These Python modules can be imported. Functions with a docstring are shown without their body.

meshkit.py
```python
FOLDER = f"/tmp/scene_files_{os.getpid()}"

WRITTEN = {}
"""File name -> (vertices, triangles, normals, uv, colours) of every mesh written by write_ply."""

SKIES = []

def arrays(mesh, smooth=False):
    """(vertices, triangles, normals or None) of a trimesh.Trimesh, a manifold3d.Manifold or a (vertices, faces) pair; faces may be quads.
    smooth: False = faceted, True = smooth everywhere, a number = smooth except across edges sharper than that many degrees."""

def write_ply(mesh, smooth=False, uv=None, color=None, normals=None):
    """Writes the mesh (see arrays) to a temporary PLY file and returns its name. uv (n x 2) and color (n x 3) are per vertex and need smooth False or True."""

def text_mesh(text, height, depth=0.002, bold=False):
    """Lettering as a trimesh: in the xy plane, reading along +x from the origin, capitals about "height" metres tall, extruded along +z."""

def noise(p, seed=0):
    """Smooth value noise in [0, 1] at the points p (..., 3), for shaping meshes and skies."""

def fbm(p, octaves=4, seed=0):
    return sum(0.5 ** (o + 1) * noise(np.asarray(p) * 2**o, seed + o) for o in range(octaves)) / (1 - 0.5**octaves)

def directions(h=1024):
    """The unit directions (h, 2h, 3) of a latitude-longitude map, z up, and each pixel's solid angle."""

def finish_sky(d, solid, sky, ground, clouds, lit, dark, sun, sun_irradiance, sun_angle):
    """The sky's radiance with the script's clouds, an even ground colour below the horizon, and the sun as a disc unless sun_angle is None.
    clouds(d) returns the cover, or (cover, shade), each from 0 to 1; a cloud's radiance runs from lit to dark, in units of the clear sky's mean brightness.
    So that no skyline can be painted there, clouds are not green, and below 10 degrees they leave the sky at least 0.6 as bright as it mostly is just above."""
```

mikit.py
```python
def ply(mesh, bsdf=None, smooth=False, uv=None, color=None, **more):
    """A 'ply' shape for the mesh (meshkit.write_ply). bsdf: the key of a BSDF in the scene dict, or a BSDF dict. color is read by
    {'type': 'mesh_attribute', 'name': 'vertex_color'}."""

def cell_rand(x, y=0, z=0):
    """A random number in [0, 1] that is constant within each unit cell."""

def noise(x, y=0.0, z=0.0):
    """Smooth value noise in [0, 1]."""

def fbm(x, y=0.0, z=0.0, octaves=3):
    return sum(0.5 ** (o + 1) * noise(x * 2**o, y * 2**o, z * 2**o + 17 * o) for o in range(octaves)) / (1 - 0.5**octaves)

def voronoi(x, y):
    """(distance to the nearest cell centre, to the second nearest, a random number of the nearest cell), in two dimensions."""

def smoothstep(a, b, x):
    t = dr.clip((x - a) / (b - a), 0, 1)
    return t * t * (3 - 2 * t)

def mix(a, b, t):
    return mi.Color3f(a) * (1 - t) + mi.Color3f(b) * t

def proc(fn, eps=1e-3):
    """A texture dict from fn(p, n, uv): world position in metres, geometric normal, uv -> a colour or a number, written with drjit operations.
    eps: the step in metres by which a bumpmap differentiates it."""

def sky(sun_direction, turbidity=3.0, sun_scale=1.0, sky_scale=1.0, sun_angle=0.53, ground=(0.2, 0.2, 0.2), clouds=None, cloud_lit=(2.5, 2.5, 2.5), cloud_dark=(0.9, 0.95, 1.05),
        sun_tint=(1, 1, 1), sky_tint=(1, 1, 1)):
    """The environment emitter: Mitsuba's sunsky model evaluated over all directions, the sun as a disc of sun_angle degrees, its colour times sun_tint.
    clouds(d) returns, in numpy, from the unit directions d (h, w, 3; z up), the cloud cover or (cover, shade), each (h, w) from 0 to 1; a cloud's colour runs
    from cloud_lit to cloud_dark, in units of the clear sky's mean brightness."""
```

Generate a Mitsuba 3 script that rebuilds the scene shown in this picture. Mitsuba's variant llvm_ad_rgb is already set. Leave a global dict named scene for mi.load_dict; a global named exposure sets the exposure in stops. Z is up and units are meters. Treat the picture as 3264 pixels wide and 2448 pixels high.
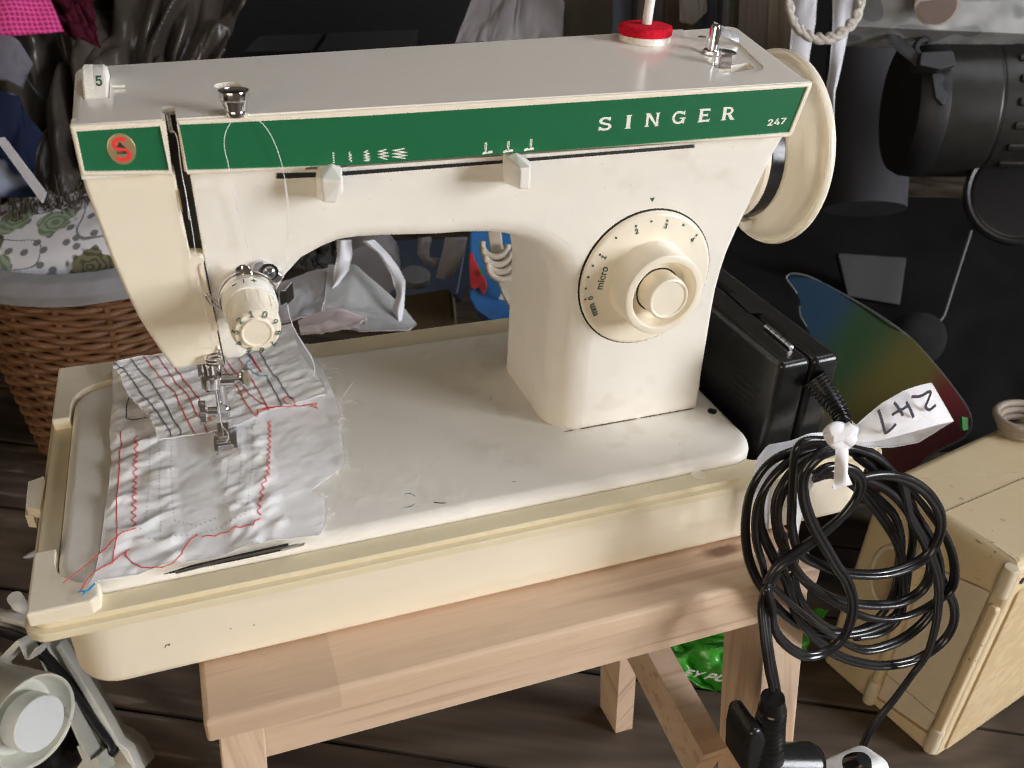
import math, random
import numpy as np
import trimesh, manifold3d as m3
import shapely, shapely.geometry as sg
import mitsuba as mi, mikit, meshkit
from mikit import proc, noise, fbm, voronoi, cell_rand, smoothstep, mix

T = mi.ScalarTransform4f
rng = np.random.default_rng(7)
random.seed(7)
scene, labels = {}, {}
PI = math.pi

# ---------------------------------------------------------------- camera, light, exposure
exposure = 0.0
CAM = (0.0831, -0.3342, 0.2911)
scene['camera'] = {'type': 'thinlens', 'fov': 60.26, 'fov_axis': 'x', 'near_clip': 0.02, 'far_clip': 30.0,
                   'aperture_radius': 0.0009, 'focus_distance': 0.50,
                   'to_world': T().look_at(origin=CAM, target=(0.0831 + 0.31095, -0.3342 + 0.79308, 0.2911 - 0.52377),
                                           up=(0.1479, 0.504, 0.85095))}
# dim warm light of the room from all sides
scene['room_light'] = {'type': 'constant', 'radiance': {'type': 'rgb', 'value': (0.085, 0.070, 0.052)}}


def quad_mesh(c, ex, ey, w, h, nx=1, ny=1, gap=0.0):
    """nx by ny panes of a window round c, spanned by the unit vectors ex, ey."""
    c, ex, ey = map(np.asarray, (c, ex, ey))
    v, f = [], []
    pw, ph = (w - gap * (nx - 1)) / nx, (h - gap * (ny - 1)) / ny
    for i in range(nx):
        for j in range(ny):
            x0, y0 = -w / 2 + i * (pw + gap), -h / 2 + j * (ph + gap)
            k = len(v)
            for a, b in ((0, 0), (1, 0), (1, 1), (0, 1)):
                v.append(c + ex * (x0 + a * pw) + ey * (y0 + b * ph))
            f += [[k, k + 1, k + 2], [k, k + 2, k + 3]]
    return trimesh.Trimesh(np.array(v), np.array(f), process=False)


def window(key, centre, aim, w, h, nx, ny, gap, rad):
    c = np.array(centre, float)
    n = np.array(aim, float) - c
    n /= np.linalg.norm(n)
    ex = np.cross([0, 0, 1.0], n); ex /= np.linalg.norm(ex)
    ey = np.cross(n, ex)
    scene[key] = mikit.ply(quad_mesh(c, ex, ey, w, h, nx, ny, gap), {'type': 'diffuse', 'reflectance': {'type': 'rgb', 'value': 0.1}},
                           emitter={'type': 'area', 'radiance': {'type': 'rgb', 'value': rad}})
    labels[key] = {'label': {'window_daylight': 'bright four-pane window in front on the right', 'warm_fill_panel': 'wide warm fill panel added behind on the left for bounced light'}.get(key, 'skylight above on the right'), 'category': 'window', 'kind': 'structure'}


window('window_daylight', (2.05, -1.55, 0.60), (0.2, 0.05, 0.1), 0.80, 0.95, 2, 2, 0.05, (27.0, 27.3, 28.2))
window('warm_fill_panel', (-1.35, -1.95, 0.35), (0.2, 0.1, 0.0), 1.7, 1.2, 3, 2, 0.05, (3.9, 3.2, 2.40))  # added emitter panel standing in for warm light bounced round the room
window('window_skylight', (1.45, -0.40, 2.25), (0.2, 0.05, 0.0), 1.0, 1.0, 2, 1, 0.06, (4.0, 4.1, 4.4))


# ---------------------------------------------------------------- helpers
def A(x):
    return np.asarray(x, float)


def nm(v):
    v = A(v)
    return v / np.linalg.norm(v)


def numbered(key):
    if key not in scene and key not in labels:
        return key
    i = 1
    while f'{key}_{i:03d}' in scene or f'{key}_{i:03d}' in labels:
        i += 1
    return f'{key}_{i:03d}'


def thing(name, label, cat, group=None):
    key = numbered(name)
    labels[key] = {'label': label, 'category': cat}
    if group:
        labels[key]['group'] = group
    return key


def add(name, mesh, mat, parent=None, label=None, cat=None, group=None, kind=None, smooth=32, **kw):
    key = numbered(f'{parent}__{name}' if parent else name)
    scene[key] = mikit.ply(mesh, mat, smooth=smooth, **kw)
    d = {}
    if label: d['label'] = label
    if cat: d['category'] = cat
    if group: d['group'] = group
    if kind: d['kind'] = kind
    if d: labels[key] = d
    return key


def join(*ms):
    ms = [m for q in ms for m in (q if isinstance(q, (list, tuple)) else [q])]
    return trimesh.util.concatenate(ms)


def man(mesh):
    return m3.Manifold(m3.Mesh(vert_properties=np.asarray(mesh.vertices, np.float32), tri_verts=np.asarray(mesh.faces, np.uint32)))


def tri(m):
    q = m.to_mesh()
    return trimesh.Trimesh(q.vert_properties[:, :3], q.tri_verts, process=False)


def catmull(pts, n=8, closed=False):
    p = A(pts)
    if closed:
        q = np.vstack([p[-1], p, p[0], p[1]])
    else:
        q = np.vstack([2 * p[0] - p[1], p, 2 * p[-1] - p[-2]])
    out = []
    t = np.linspace(0, 1, n, endpoint=False)[:, None]
    for i in range(1, len(q) - 2):
        a, b, c, d = q[i - 1], q[i], q[i + 1], q[i + 2]
        out.append(0.5 * (2 * b + (c - a) * t + (2 * a - 5 * b + 4 * c - d) * t**2 + (3 * b - a - 3 * c + d) * t**3))
    out = np.vstack(out)
    return out if closed else np.vstack([out, q[-2]])


def circle(r, n=10, ry=None):
    a = np.arange(n) * 2 * PI / n
    return np.stack([r * np.cos(a), (ry or r) * np.sin(a)], 1)


def sweep(path, section, up=None, closed=False, scale=None, caps=True, twist=None):
    """Sweeps a closed 2D section along a 3D path. up: fixed reference for the section's second axis, else parallel transport."""
    p, s = A(path), A(section)
    n, m = len(p), len(s)
    if closed:
        t = np.roll(p, -1, 0) - np.roll(p, 1, 0)
    else:
        t = np.gradient(p, axis=0)
    t /= np.linalg.norm(t, axis=1, keepdims=True) + 1e-12
    v = []
    if up is None:
        u = np.cross(t[0], [0.0, 0, 1.0])
        if np.linalg.norm(u) < 0.1: u = np.cross(t[0], [1.0, 0, 0])
        u /= np.linalg.norm(u)
    for i in range(n):
        if up is None:
            u = u - t[i] * (u @ t[i]); u /= np.linalg.norm(u) + 1e-12
            a, b = u, np.cross(t[i], u)
        else:
            r = A(up[i]) if np.ndim(up) == 2 else A(up)
            a = np.cross(t[i], r); a /= np.linalg.norm(a) + 1e-12
            b = np.cross(a, t[i])
        if twist is not None:
            c, d = math.cos(twist[i]), math.sin(twist[i])
            a, b = a * c + b * d, b * c - a * d
        k = 1.0 if scale is None else scale[i]
        v.append(p[i] + k * (s[:, :1] * a + s[:, 1:] * b))
    v = np.vstack(v)
    f = []
    for i in range(n if closed else n - 1):
        j = (i + 1) % n
        for q in range(m):
            w = (q + 1) % m
            f += [[i * m + q, i * m + w, j * m + w], [i * m + q, j * m + w, j * m + q]]
    if caps and not closed:
        v = np.vstack([v, p[0], p[-1]])
        for q in range(m):
            w = (q + 1) % m
            f += [[len(v) - 2, w, q], [len(v) - 1, (n - 1) * m + q, (n - 1) * m + w]]
    return trimesh.Trimesh(v, np.array(f), process=False)


def tube(path, r, n=8, closed=False, smoothn=0, scale=None):
    p = catmull(path, smoothn, closed) if smoothn else A(path)
    return sweep(p, circle(r, n), closed=closed, scale=scale)


def basis(axis, ref=(0, 0, 1)):
    z = nm(axis)
    if abs(z @ A(ref)) > 0.95: ref = (1, 0, 0)
    x = nm(np.cross(ref, z))
    return np.stack([x, np.cross(z, x), z], 1)


def lathe(profile, origin=(0, 0, 0), axis=(0, 0, 1), n=48, a0=0, a1=2 * PI):
    """profile: (radius, height) pairs; closed on the axis where the radius is 0."""
    pr = A(profile)
    full = a1 - a0 > 2 * PI - 1e-6
    ang = np.linspace(a0, a1, n, endpoint=not full)
    v = np.stack([np.outer(np.cos(ang), pr[:, 0]), np.outer(np.sin(ang), pr[:, 0]), np.tile(pr[:, 1], (n, 1))], -1).reshape(-1, 3)
    k, f = len(pr), []
    for i in range(n if full else n - 1):
        j = (i + 1) % n
        for q in range(k - 1):
            a, b, c, d = i * k + q, j * k + q, j * k + q + 1, i * k + q + 1
            if pr[q, 0] > 0: f.append([a, b, c])
            if pr[q + 1, 0] > 0: f.append([a, c, d])
    m = trimesh.Trimesh(v @ basis(axis).T + A(origin), np.array(f), process=False)
    m.merge_vertices(digits_vertex=7)
    return m


def orient(pts):
    p = A(pts)
    x, y = p[:, 0], p[:, 1]
    return p if np.sum(x * np.roll(y, -1) - np.roll(x, -1) * y) > 0 else p[::-1]


def dense(pts, step):
    """Resamples a closed outline so that no edge is longer than step, keeping its corners."""
    p = A(pts); out = []
    for a, b in zip(p, np.roll(p, -1, 0)):
        n = max(1, int(np.ceil(np.linalg.norm(b - a) / step)))
        out += [a + (b - a) * i / n for i in range(n)]
    return np.array(out)


def rounded(pts, r, step=None):
    """A polygon outline with its corners rounded."""
    g = sg.Polygon(pts)
    h = g.buffer(-r, join_style=1, quad_segs=8).buffer(2 * r, join_style=1, quad_segs=8).buffer(-r, join_style=1, quad_segs=8)
    if h.geom_type == 'Polygon' and not h.is_empty: g = h
    p = orient(A(g.exterior.coords)[:-1])
    return dense(p, step) if step else p


def rrect(x0, y0, x1, y1, r, step=None, n=6):
    out = []
    for cx, cy, a in ((x1 - r, y1 - r, 0), (x0 + r, y1 - r, 90), (x0 + r, y0 + r, 180), (x1 - r, y0 + r, 270)):
        for k in range(n + 1):
            t = math.radians(a + 90 * k / n)
            out.append((cx + r * math.cos(t), cy + r * math.sin(t)))
    return dense(out, step) if step else np.array(out)


def rprism(outline, z0, z1, rt=0.0, rb=0.0, n=4):
    """A prism over a 2D outline with rounded top (rt) and bottom (rb) edges; rt may be one value per point."""
    p = orient(outline)
    e = np.roll(p, -1, 0) - p
    e /= np.linalg.norm(e, axis=1, keepdims=True) + 1e-15
    nn = np.stack([-e[:, 1], e[:, 0]], 1)
    b = nn + np.roll(nn, 1, 0)
    b /= np.maximum(np.sum(b * nn, 1), 0.35)[:, None]          # inward mitre
    b = b / np.maximum(1, np.linalg.norm(b, axis=1, keepdims=True) / 1.6)
    rt = np.broadcast_to(rt, len(p))[:, None]
    rb = np.broadcast_to(rb, len(p))[:, None]
    rings = []
    if rb.max() > 0:
        for k in range(n, 0, -1):
            a = k / n * PI / 2
            rings.append(np.hstack([p + b * rb * (1 - math.cos(a)), z0 + rb * (1 - math.sin(a))]))
    rings.append(np.hstack([p, z0 + rb]))
    rings.append(np.hstack([p, z1 - rt]))
    if rt.max() > 0:
        for k in range(1, n + 1):
            a = k / n * PI / 2
            rings.append(np.hstack([p + b * rt * (1 - math.cos(a)), z1 - rt * (1 - math.sin(a))]))
    m = len(p)
    v = np.vstack(rings)
    f = []
    i = np.arange(m); j = (i + 1) % m
    for k in range(len(rings) - 1):
        f += [np.stack([k * m + i, k * m + j, (k + 1) * m + j], 1), np.stack([k * m + i, (k + 1) * m + j, (k + 1) * m + i], 1)]
    top = np.asarray(m3.triangulate([np.ascontiguousarray(rings[-1][:, :2])]))
    bot = np.asarray(m3.triangulate([np.ascontiguousarray(rings[0][:, :2])]))
    f += [top + (len(rings) - 1) * m, bot[:, ::-1]]
    return trimesh.Trimesh(v, np.vstack(f), process=False)


def place(mesh, o=(0, 0, 0), x=(1, 0, 0), y=(0, 1, 0), z=None):
    """Maps local x, y, z to the given directions."""
    x, y = A(x), A(y)
    z = np.cross(x, y) if z is None else A(z)
    m = mesh.copy()
    m.vertices = A(o) + A(mesh.vertices) @ np.stack([x, y, z])
    if np.linalg.det(np.stack([x, y, z])) < 0: m.faces = m.faces[:, ::-1]
    return m


def front(mesh, y=0.0):
    """Local (x, y, z) to the world's (x, z, -y): local z points to the viewer's side, from the plane y."""
    return place(mesh, (0, y, 0), (1, 0, 0), (0, 0, 1), (0, -1, 0))


def xz(pts):
    return A(pts)[:, [0, 2]]


def box(x0, x1, y0, y1, z0, z1, r=0.0, n=2):
    if r <= 0:
        return rprism(np.array([(x0, y0), (x1, y0), (x1, y1), (x0, y1)]), z0, z1)
    return rprism(rrect(x0, y0, x1, y1, r * 1.05, n=n + 1), z0, z1, r, r, n)


def bar(a, b, w, h, up=(0, 0, 1), r=0.001):
    """A rounded bar from a to b, w wide and h high."""
    a, b = A(a), A(b)
    z = nm(b - a); x = nm(np.cross(up, z)); y = np.cross(z, x)
    return place(rprism(rrect(-w / 2, -h / 2, w / 2, h / 2, min(r, w / 2.1, h / 2.1), n=3), 0, np.linalg.norm(b - a), min(r, w / 3, h / 3), min(r, w / 3, h / 3), 2), a, x, y, z)


def hull(pts):
    return tri(m3.Manifold.hull_points(A(pts)))


def grid(fn, nu, nv, thick=0.0):
    """A sheet p = fn(u, v) over [0, 1]^2 (vectorised), doubled to a closed sheet when thick."""
    u, v = np.meshgrid(np.linspace(0, 1, nu), np.linspace(0, 1, nv), indexing='ij')
    p = fn(u, v)
    def quads(off, flip):
        i, j = np.meshgrid(np.arange(nu - 1), np.arange(nv - 1), indexing='ij')
        a = (i * nv + j).ravel() + off
        q = np.stack([a, a + nv, a + nv + 1, a + 1], 1)
        q = np.vstack([q[:, [0, 1, 2]], q[:, [0, 2, 3]]])
        return q[:, ::-1] if flip else q
    V = p.reshape(-1, 3)
    if not thick:
        return trimesh.Trimesh(V, quads(0, False), process=False)
    du, dv = np.gradient(p, axis=0), np.gradient(p, axis=1)
    n = np.cross(du, dv); n /= np.linalg.norm(n, axis=-1, keepdims=True) + 1e-12
    W = (p - n * thick).reshape(-1, 3)
    N = nu * nv
    rim = np.concatenate([np.arange(nv), np.arange(1, nu) * nv + nv - 1, (nu - 1) * nv + np.arange(nv - 2, -1, -1), np.arange(nu - 2, 0, -1) * nv])
    r2 = np.roll(rim, -1)
    side = np.vstack([np.stack([rim, r2, r2 + N], 1), np.stack([rim, r2 + N, rim + N], 1)])
    return trimesh.Trimesh(np.vstack([V, W]), np.vstack([quads(0, False), quads(N, True), side[:, ::-1]]), process=False)


def coons(c0, c1, d0, d1):
    """fn(u, v) filling four boundary polylines: c0 (v=0), c1 (v=1) along u; d0 (u=0), d1 (u=1) along v."""
    def curve(pts):
        p = A(pts); s = np.r_[0, np.cumsum(np.linalg.norm(np.diff(p, axis=0), axis=1))]; s /= s[-1]
        return lambda t: np.stack([np.interp(t, s, p[:, k]) for k in range(p.shape[1])], -1)
    C0, C1, D0, D1 = map(curve, (c0, c1, d0, d1))
    def fn(u, v):
        U, V = u[..., None], v[..., None]
        return ((1 - V) * C0(u) + V * C1(u) + (1 - U) * D0(v) + U * D1(v)
                - ((1 - U) * (1 - V) * A(c0[0]) + U * (1 - V) * A(c0[-1]) + (1 - U) * V * A(c1[0]) + U * V * A(c1[-1])))
    return fn


def lettering(text, height, o, x=(1, 0, 0), y=(0, 0, 1), bold=False, depth=0.0003, width=None, centre=False):
    m = meshkit.text_mesh(text, height, depth, bold)
    if centre: m.apply_translation([-(m.bounds[0][0] + m.bounds[1][0]) / 2, -height / 2, 0])
    if width: m.vertices[:, 0] *= width / (m.bounds[1][0] - m.bounds[0][0])
    x, y = nm(x), A(y)
    z = nm(np.cross(x, y))
    return place(m, o, x, y / max(np.linalg.norm(y), 1e-9), z)


def strokes(lines, w, depth=0.0003, caps=2):
    g = shapely.union_all([sg.LineString(l).buffer(w / 2, cap_style=caps, join_style=2 if caps == 2 else 1, quad_segs=4) for l in lines])
    return join([trimesh.creation.extrude_polygon(q, depth, engine='earcut') for q in getattr(g, 'geoms', [g])])


def extrude(g, depth):
    return join([trimesh.creation.extrude_polygon(q, depth, engine='earcut') for q in getattr(g, 'geoms', [g])])


# ---------------------------------------------------------------- materials
def rgb(c):
    return {'type': 'rgb', 'value': list(c) if np.ndim(c) else [c] * 3}


def mat(key, color, rough=0.5, spec=0.5, metal=0.0, bump=None, coat=0.0, sheen=0.0, eps=2e-4, **kw):
    """A principled BSDF; color: a triple or fn(p, n, uv); bump: (fn, height in metres)."""
    col = proc(color) if callable(color) else rgb(color)
    rg = proc(rough) if callable(rough) else float(rough)
    b = {'type': 'principled', 'base_color': col, 'roughness': rg, 'specular': float(spec), 'metallic': float(metal)}
    if coat: b |= {'clearcoat': float(coat), 'clearcoat_gloss': 0.95}
    if sheen: b['sheen'] = float(sheen)
    b |= kw
    if bump:
        b = {'type': 'bumpmap', 'tex': proc(bump[0], eps), 'scale': float(bump[1]), 'bsdf': b}
    scene[key] = {'type': 'twosided', 'bsdf': b}
    return key


def peel(p, n, uv):                      # orange peel of sprayed enamel
    return fbm(p.x * 430, p.y * 430, p.z * 430, 2)


def enamel(p, n, uv):
    t = fbm(p.x * 18, p.y * 18, p.z * 18, 3)
    c = mix((0.785, 0.755, 0.685), (0.82, 0.795, 0.73), t)
    s = smoothstep(0.52, 0.75, fbm(p.x * 75 + 3, p.y * 75, p.z * 75, 3)) * smoothstep(0.45, 0.7, fbm(p.x * 13, p.y * 13 + 9, p.z * 13, 2))
    return mix(c, (0.60, 0.53, 0.42), s * 0.28)


def cream(p, n, uv):                     # yellowed plastic of the tray, a little grubby
    t = fbm(p.x * 9, p.y * 30, p.z * 30, 4)
    g = smoothstep(0.74, 0.84, noise(p.x * 120, p.y * 120, p.z * 120)) * smoothstep(0.55, 0.75, noise(p.x * 17, p.y * 17 + 3, p.z * 17))
    m = smoothstep(0.5, 0.78, fbm(p.x * 22, p.y * 60, p.z * 70 + 5, 3)) * 0.16
    c = mix(mix((0.77, 0.69, 0.53), (0.80, 0.735, 0.60), t), (0.55, 0.45, 0.30), m)
    return mix(c, (0.33, 0.27, 0.18), g * 0.6)


def shaded_rim_cream(p, n, uv):  # same tray plastic; the shade of the rim is put into a darker tone
    return mix((0.70, 0.61, 0.41), (0.75, 0.665, 0.47), fbm(p.x * 12, p.y * 40, p.z * 40, 3))


mat('enamel', enamel, 0.38, 0.45, bump=(peel, 0.00022))
mat('ivory', (0.80, 0.735, 0.60), 0.32)
mat('ivory_knob', (0.82, 0.755, 0.62), 0.30)
mat('ivory_white', (0.80, 0.78, 0.72), 0.35)
mat('cover', (0.83, 0.79, 0.715), 0.16, 0.6)
mat('cream', cream, 0.42)
mat('cream_rim_shade', shaded_rim_cream, 0.42)
mat('green_panel', (0.012, 0.135, 0.055), 0.22, 0.5, coat=0.6)
mat('chrome', (0.80, 0.80, 0.82), 0.09, metal=1.0)
mat('nickel', (0.74, 0.74, 0.75), 0.30, metal=1.0)
mat('steel', (0.52, 0.52, 0.53), 0.22, metal=1.0)
mat('slot_black', (0.010, 0.010, 0.010), 0.5)
mat('print_white', (0.80, 0.78, 0.72), 0.5)
mat('print_green', (0.035, 0.085, 0.06), 0.6)
mat('print_red', (0.78, 0.05, 0.045), 0.4)
mat('print_black', (0.02, 0.02, 0.018), 0.5)
mat('brass', (0.50, 0.37, 0.20), 0.35, metal=0.6)
mat('nylon', (0.80, 0.80, 0.79), 0.3)
mat('felt', lambda p, n, uv: mix((0.46, 0.004, 0.02), (0.66, 0.02, 0.04), noise(p.x * 900, p.y * 900, p.z * 900)), 0.95, 0.1, sheen=0.3,
    bump=(lambda p, n, uv: noise(p.x * 800, p.y * 800, p.z * 800), 0.0006))
mat('thread_white', (0.82, 0.82, 0.83), 0.6)
mat('thread_red', (0.62, 0.045, 0.04), 0.6)
mat('thread_navy', (0.02, 0.04, 0.085), 0.6)
mat('thread_blue', (0.03, 0.28, 0.55), 0.6)
mat('rubber', (0.012, 0.012, 0.013), lambda p, n, uv: 0.17 + 0.20 * smoothstep(0.4, 0.7, fbm(p.x * 60, p.y * 60, p.z * 60, 2)), 0.55)
mat('black_plastic', lambda p, n, uv: mix((0.010, 0.011, 0.011), (0.016, 0.016, 0.016), noise(p.x * 300, p.y * 300, p.z * 300)), 0.25, 0.5)

# ================================================================ the sewing machine
SM = thing('sewing_machine', 'cream sewing machine with a green front band, standing in its base on the stool', 'sewing machine')


def cover_z(x, y):
    s = (A(y) - 0.0386) / 0.1004
    f = 0.1924 + (A(x) - 0.0439) / 0.3389 * 0.0023
    b = 0.1932 + (A(x) - 0.0409) / 0.3586 * 0.0115
    return f + (b - f) * np.clip(s, -0.2, 1.1)


# bed plate
bed = rprism(rrect(0.0, -0.0018, 0.371, 0.1774, 0.022, 0.004, n=10), -0.024, 0.0, 0.0062, 0, 6)
add('bed', bed, 'enamel', SM, label='white textured bed plate')
# stains and hairs on the bed
for pts in ([(0.1654,0.0198,0.0002), (0.1675,0.0191,0.0002), (0.1696,0.0164,0.0002)], [(0.1623,0.0091,0.0002), (0.1653,0.009,0.0002), (0.1673,0.0099,0.0002)], [(0.2384,0.0968,0.0002), (0.2378,0.0936,0.0002), (0.2361,0.0921,0.0002)], [(0.222,0.0133,0.0002), (0.2236,0.0124,0.0002)]):
    add('stray_hair', tube(pts, 0.00012, 4, smoothn=4), 'print_black', SM)
add('scuff', extrude(sg.LineString([p[:2] for p in [(0.1777,0.0087,0), (0.1808,0.007,0), (0.183,0.0066,0)]]).buffer(0.00035), 0.0001), 'print_black', SM)
for cx, cy in [p[:2] for p in [(0.3623,0.042,0)]]:
    add('screw_hole', lathe([(0, 0.0001), (0.0022, 0.0002), (0.0024, 0.0006), (0.0027, 0.0006), (0.0028, 0)], (cx, cy, 0)), 'slot_black', SM)

# arm and column: one casting
arch = [p for p in xz([(0.1079,0.0484,0.0953), (0.1133,0.0484,0.1052), (0.1193,0.0484,0.1148), (0.1273,0.0484,0.1227), (0.1372,0.0484,0.1273), (0.1448,0.0484,0.1297), (0.1534,0.0484,0.1302), (0.1654,0.0484,0.1297), (0.181,0.0484,0.1285), (0.204,0.0484,0.1266), (0.2183,0.0484,0.1251), (0.228,0.0484,0.1232), (0.2368,0.0484,0.1198), (0.244,0.0484,0.1153), (0.2508,0.0484,0.1084), (0.2552,0.0484,0.1004), (0.2577,0.0484,0.0911)])]
right = [p for p in xz([(0.3558,0.0484,0.0136), (0.3552,0.0484,0.0227), (0.3545,0.0484,0.0688), (0.3547,0.0484,0.0801), (0.3559,0.0484,0.0917), (0.3577,0.0484,0.1023), (0.3612,0.0484,0.114), (0.3648,0.0484,0.1239), (0.3692,0.0484,0.138), (0.3742,0.0484,0.152), (0.3791,0.0484,0.1644)])]
col_l = 0.2592
outline = ([(0.0842, 0.1735), (0.0848, 0.1300), (0.0867, 0.0770), (0.0875, 0.0762), (0.0952, 0.0752), (0.1000, 0.0782), (0.1045, 0.0875)] + arch + [(col_l + 0.0003, 0.080), (col_l, 0.05), (col_l - 0.0002, 0.004), (col_l - 0.0008, -0.002), (col_l - 0.0008, -0.020)]
           + [(0.3556, -0.020), (0.3556, -0.002)] + right + [(0.3786, 0.1735)])
outline = orient(dense(outline, 0.003))
rr = np.full(len(outline), 0.0075)
rr = np.where((outline[:, 0] > 0.345), 0.0028, rr)
rr = np.where((outline[:, 0] < 0.0880), 0.0008, rr)
rr = np.where((outline[:, 0] > 0.20) & (outline[:, 0] < 0.262) & (outline[:, 1] < 0.13), np.clip(0.021 - (outline[:, 1] - 0.08) * 0.22, 0.0105, 0.021), rr)
rr = np.where(outline[:, 1] < -0.0190, 0.0005, rr)
rr = np.where(outline[:, 1] > 0.165, 0.0008, rr)
for _ in range(10):
    rr = 0.5 * rr + 0.25 * (np.roll(rr, 1) + np.roll(rr, -1))
casting = front(rprism(outline, -0.1345, -0.0484 + 0.0, rr, np.where(outline[:, 0] < 0.262, 0.0115, 0.004), 7))
casting = tri(man(casting) - man(box(0.132, 0.375, 0.03, 0.0565, 0.1655, 0.19)))
add('arm_and_column', casting, 'enamel', SM, label='white textured arm and column casting', smooth=40)
# dark gap behind the levers under the band
add('lever_slot', box(0.1335, 0.3735, 0.0560, 0.0562, 0.166, 0.1735), 'slot_black', SM)
gap_l, gap_r = [p[0] for p in [(0.1195,0.048,0.164), (0.3258,0.048,0.1634)]]
add('lever_slot', front(extrude(sg.Polygon(xz([(0.1196,0.0479,0.1653), (0.1438,0.0479,0.1639), (0.2262,0.0479,0.1637), (0.3255,0.0479,0.1646), (0.3258,0.0479,0.1629), (0.2263,0.0479,0.1622), (0.1436,0.0479,0.162), (0.1193,0.0479,0.1628)])), 0.0002), 0.0479), 'slot_black', SM)

# head: smooth face plate left of the slot
fp = xz([(0.0436,0.0455,0.1714), (0.0437,0.0455,0.1656), (0.0456,0.0455,0.1514), (0.0476,0.0455,0.1358), (0.0507,0.0455,0.1182), (0.0538,0.0455,0.1053), (0.0567,0.0455,0.0965), (0.0614,0.0455,0.0834), (0.0639,0.0455,0.0774), (0.068,0.0455,0.077), (0.075,0.0455,0.0774), (0.0867,0.0455,0.0767), (0.0846,0.0455,0.1286), (0.0847,0.0455,0.131), (0.0793,0.0455,0.1317), (0.0785,0.0455,0.1523), (0.0785,0.0455,0.1627), (0.0784,0.0455,0.1696)])
fp = orient(dense(fp, 0.003))
fr = np.where(fp[:, 0] < 0.0855, 0.002, 0.0006)
fr = np.where(fp[:, 0] > np.interp(fp[:, 1], [0.075, 0.13, 0.175], [0.083, 0.078, 0.082]), 0.0006, fr)
face = front(rprism(fp, -0.128, -0.0455, fr, 0.002, 4))
add('face_plate', face, 'ivory', SM, label='smooth cream face plate at the left end')
add('face_seam', front(extrude(sg.LineString(xz([(0.0846,0.0453,0.1289), (0.0851,0.0453,0.1156), (0.0856,0.0453,0.1004), (0.0867,0.0453,0.0766)])).buffer(0.00022), 0.0002), 0.0454), 'slot_black', SM)
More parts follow.
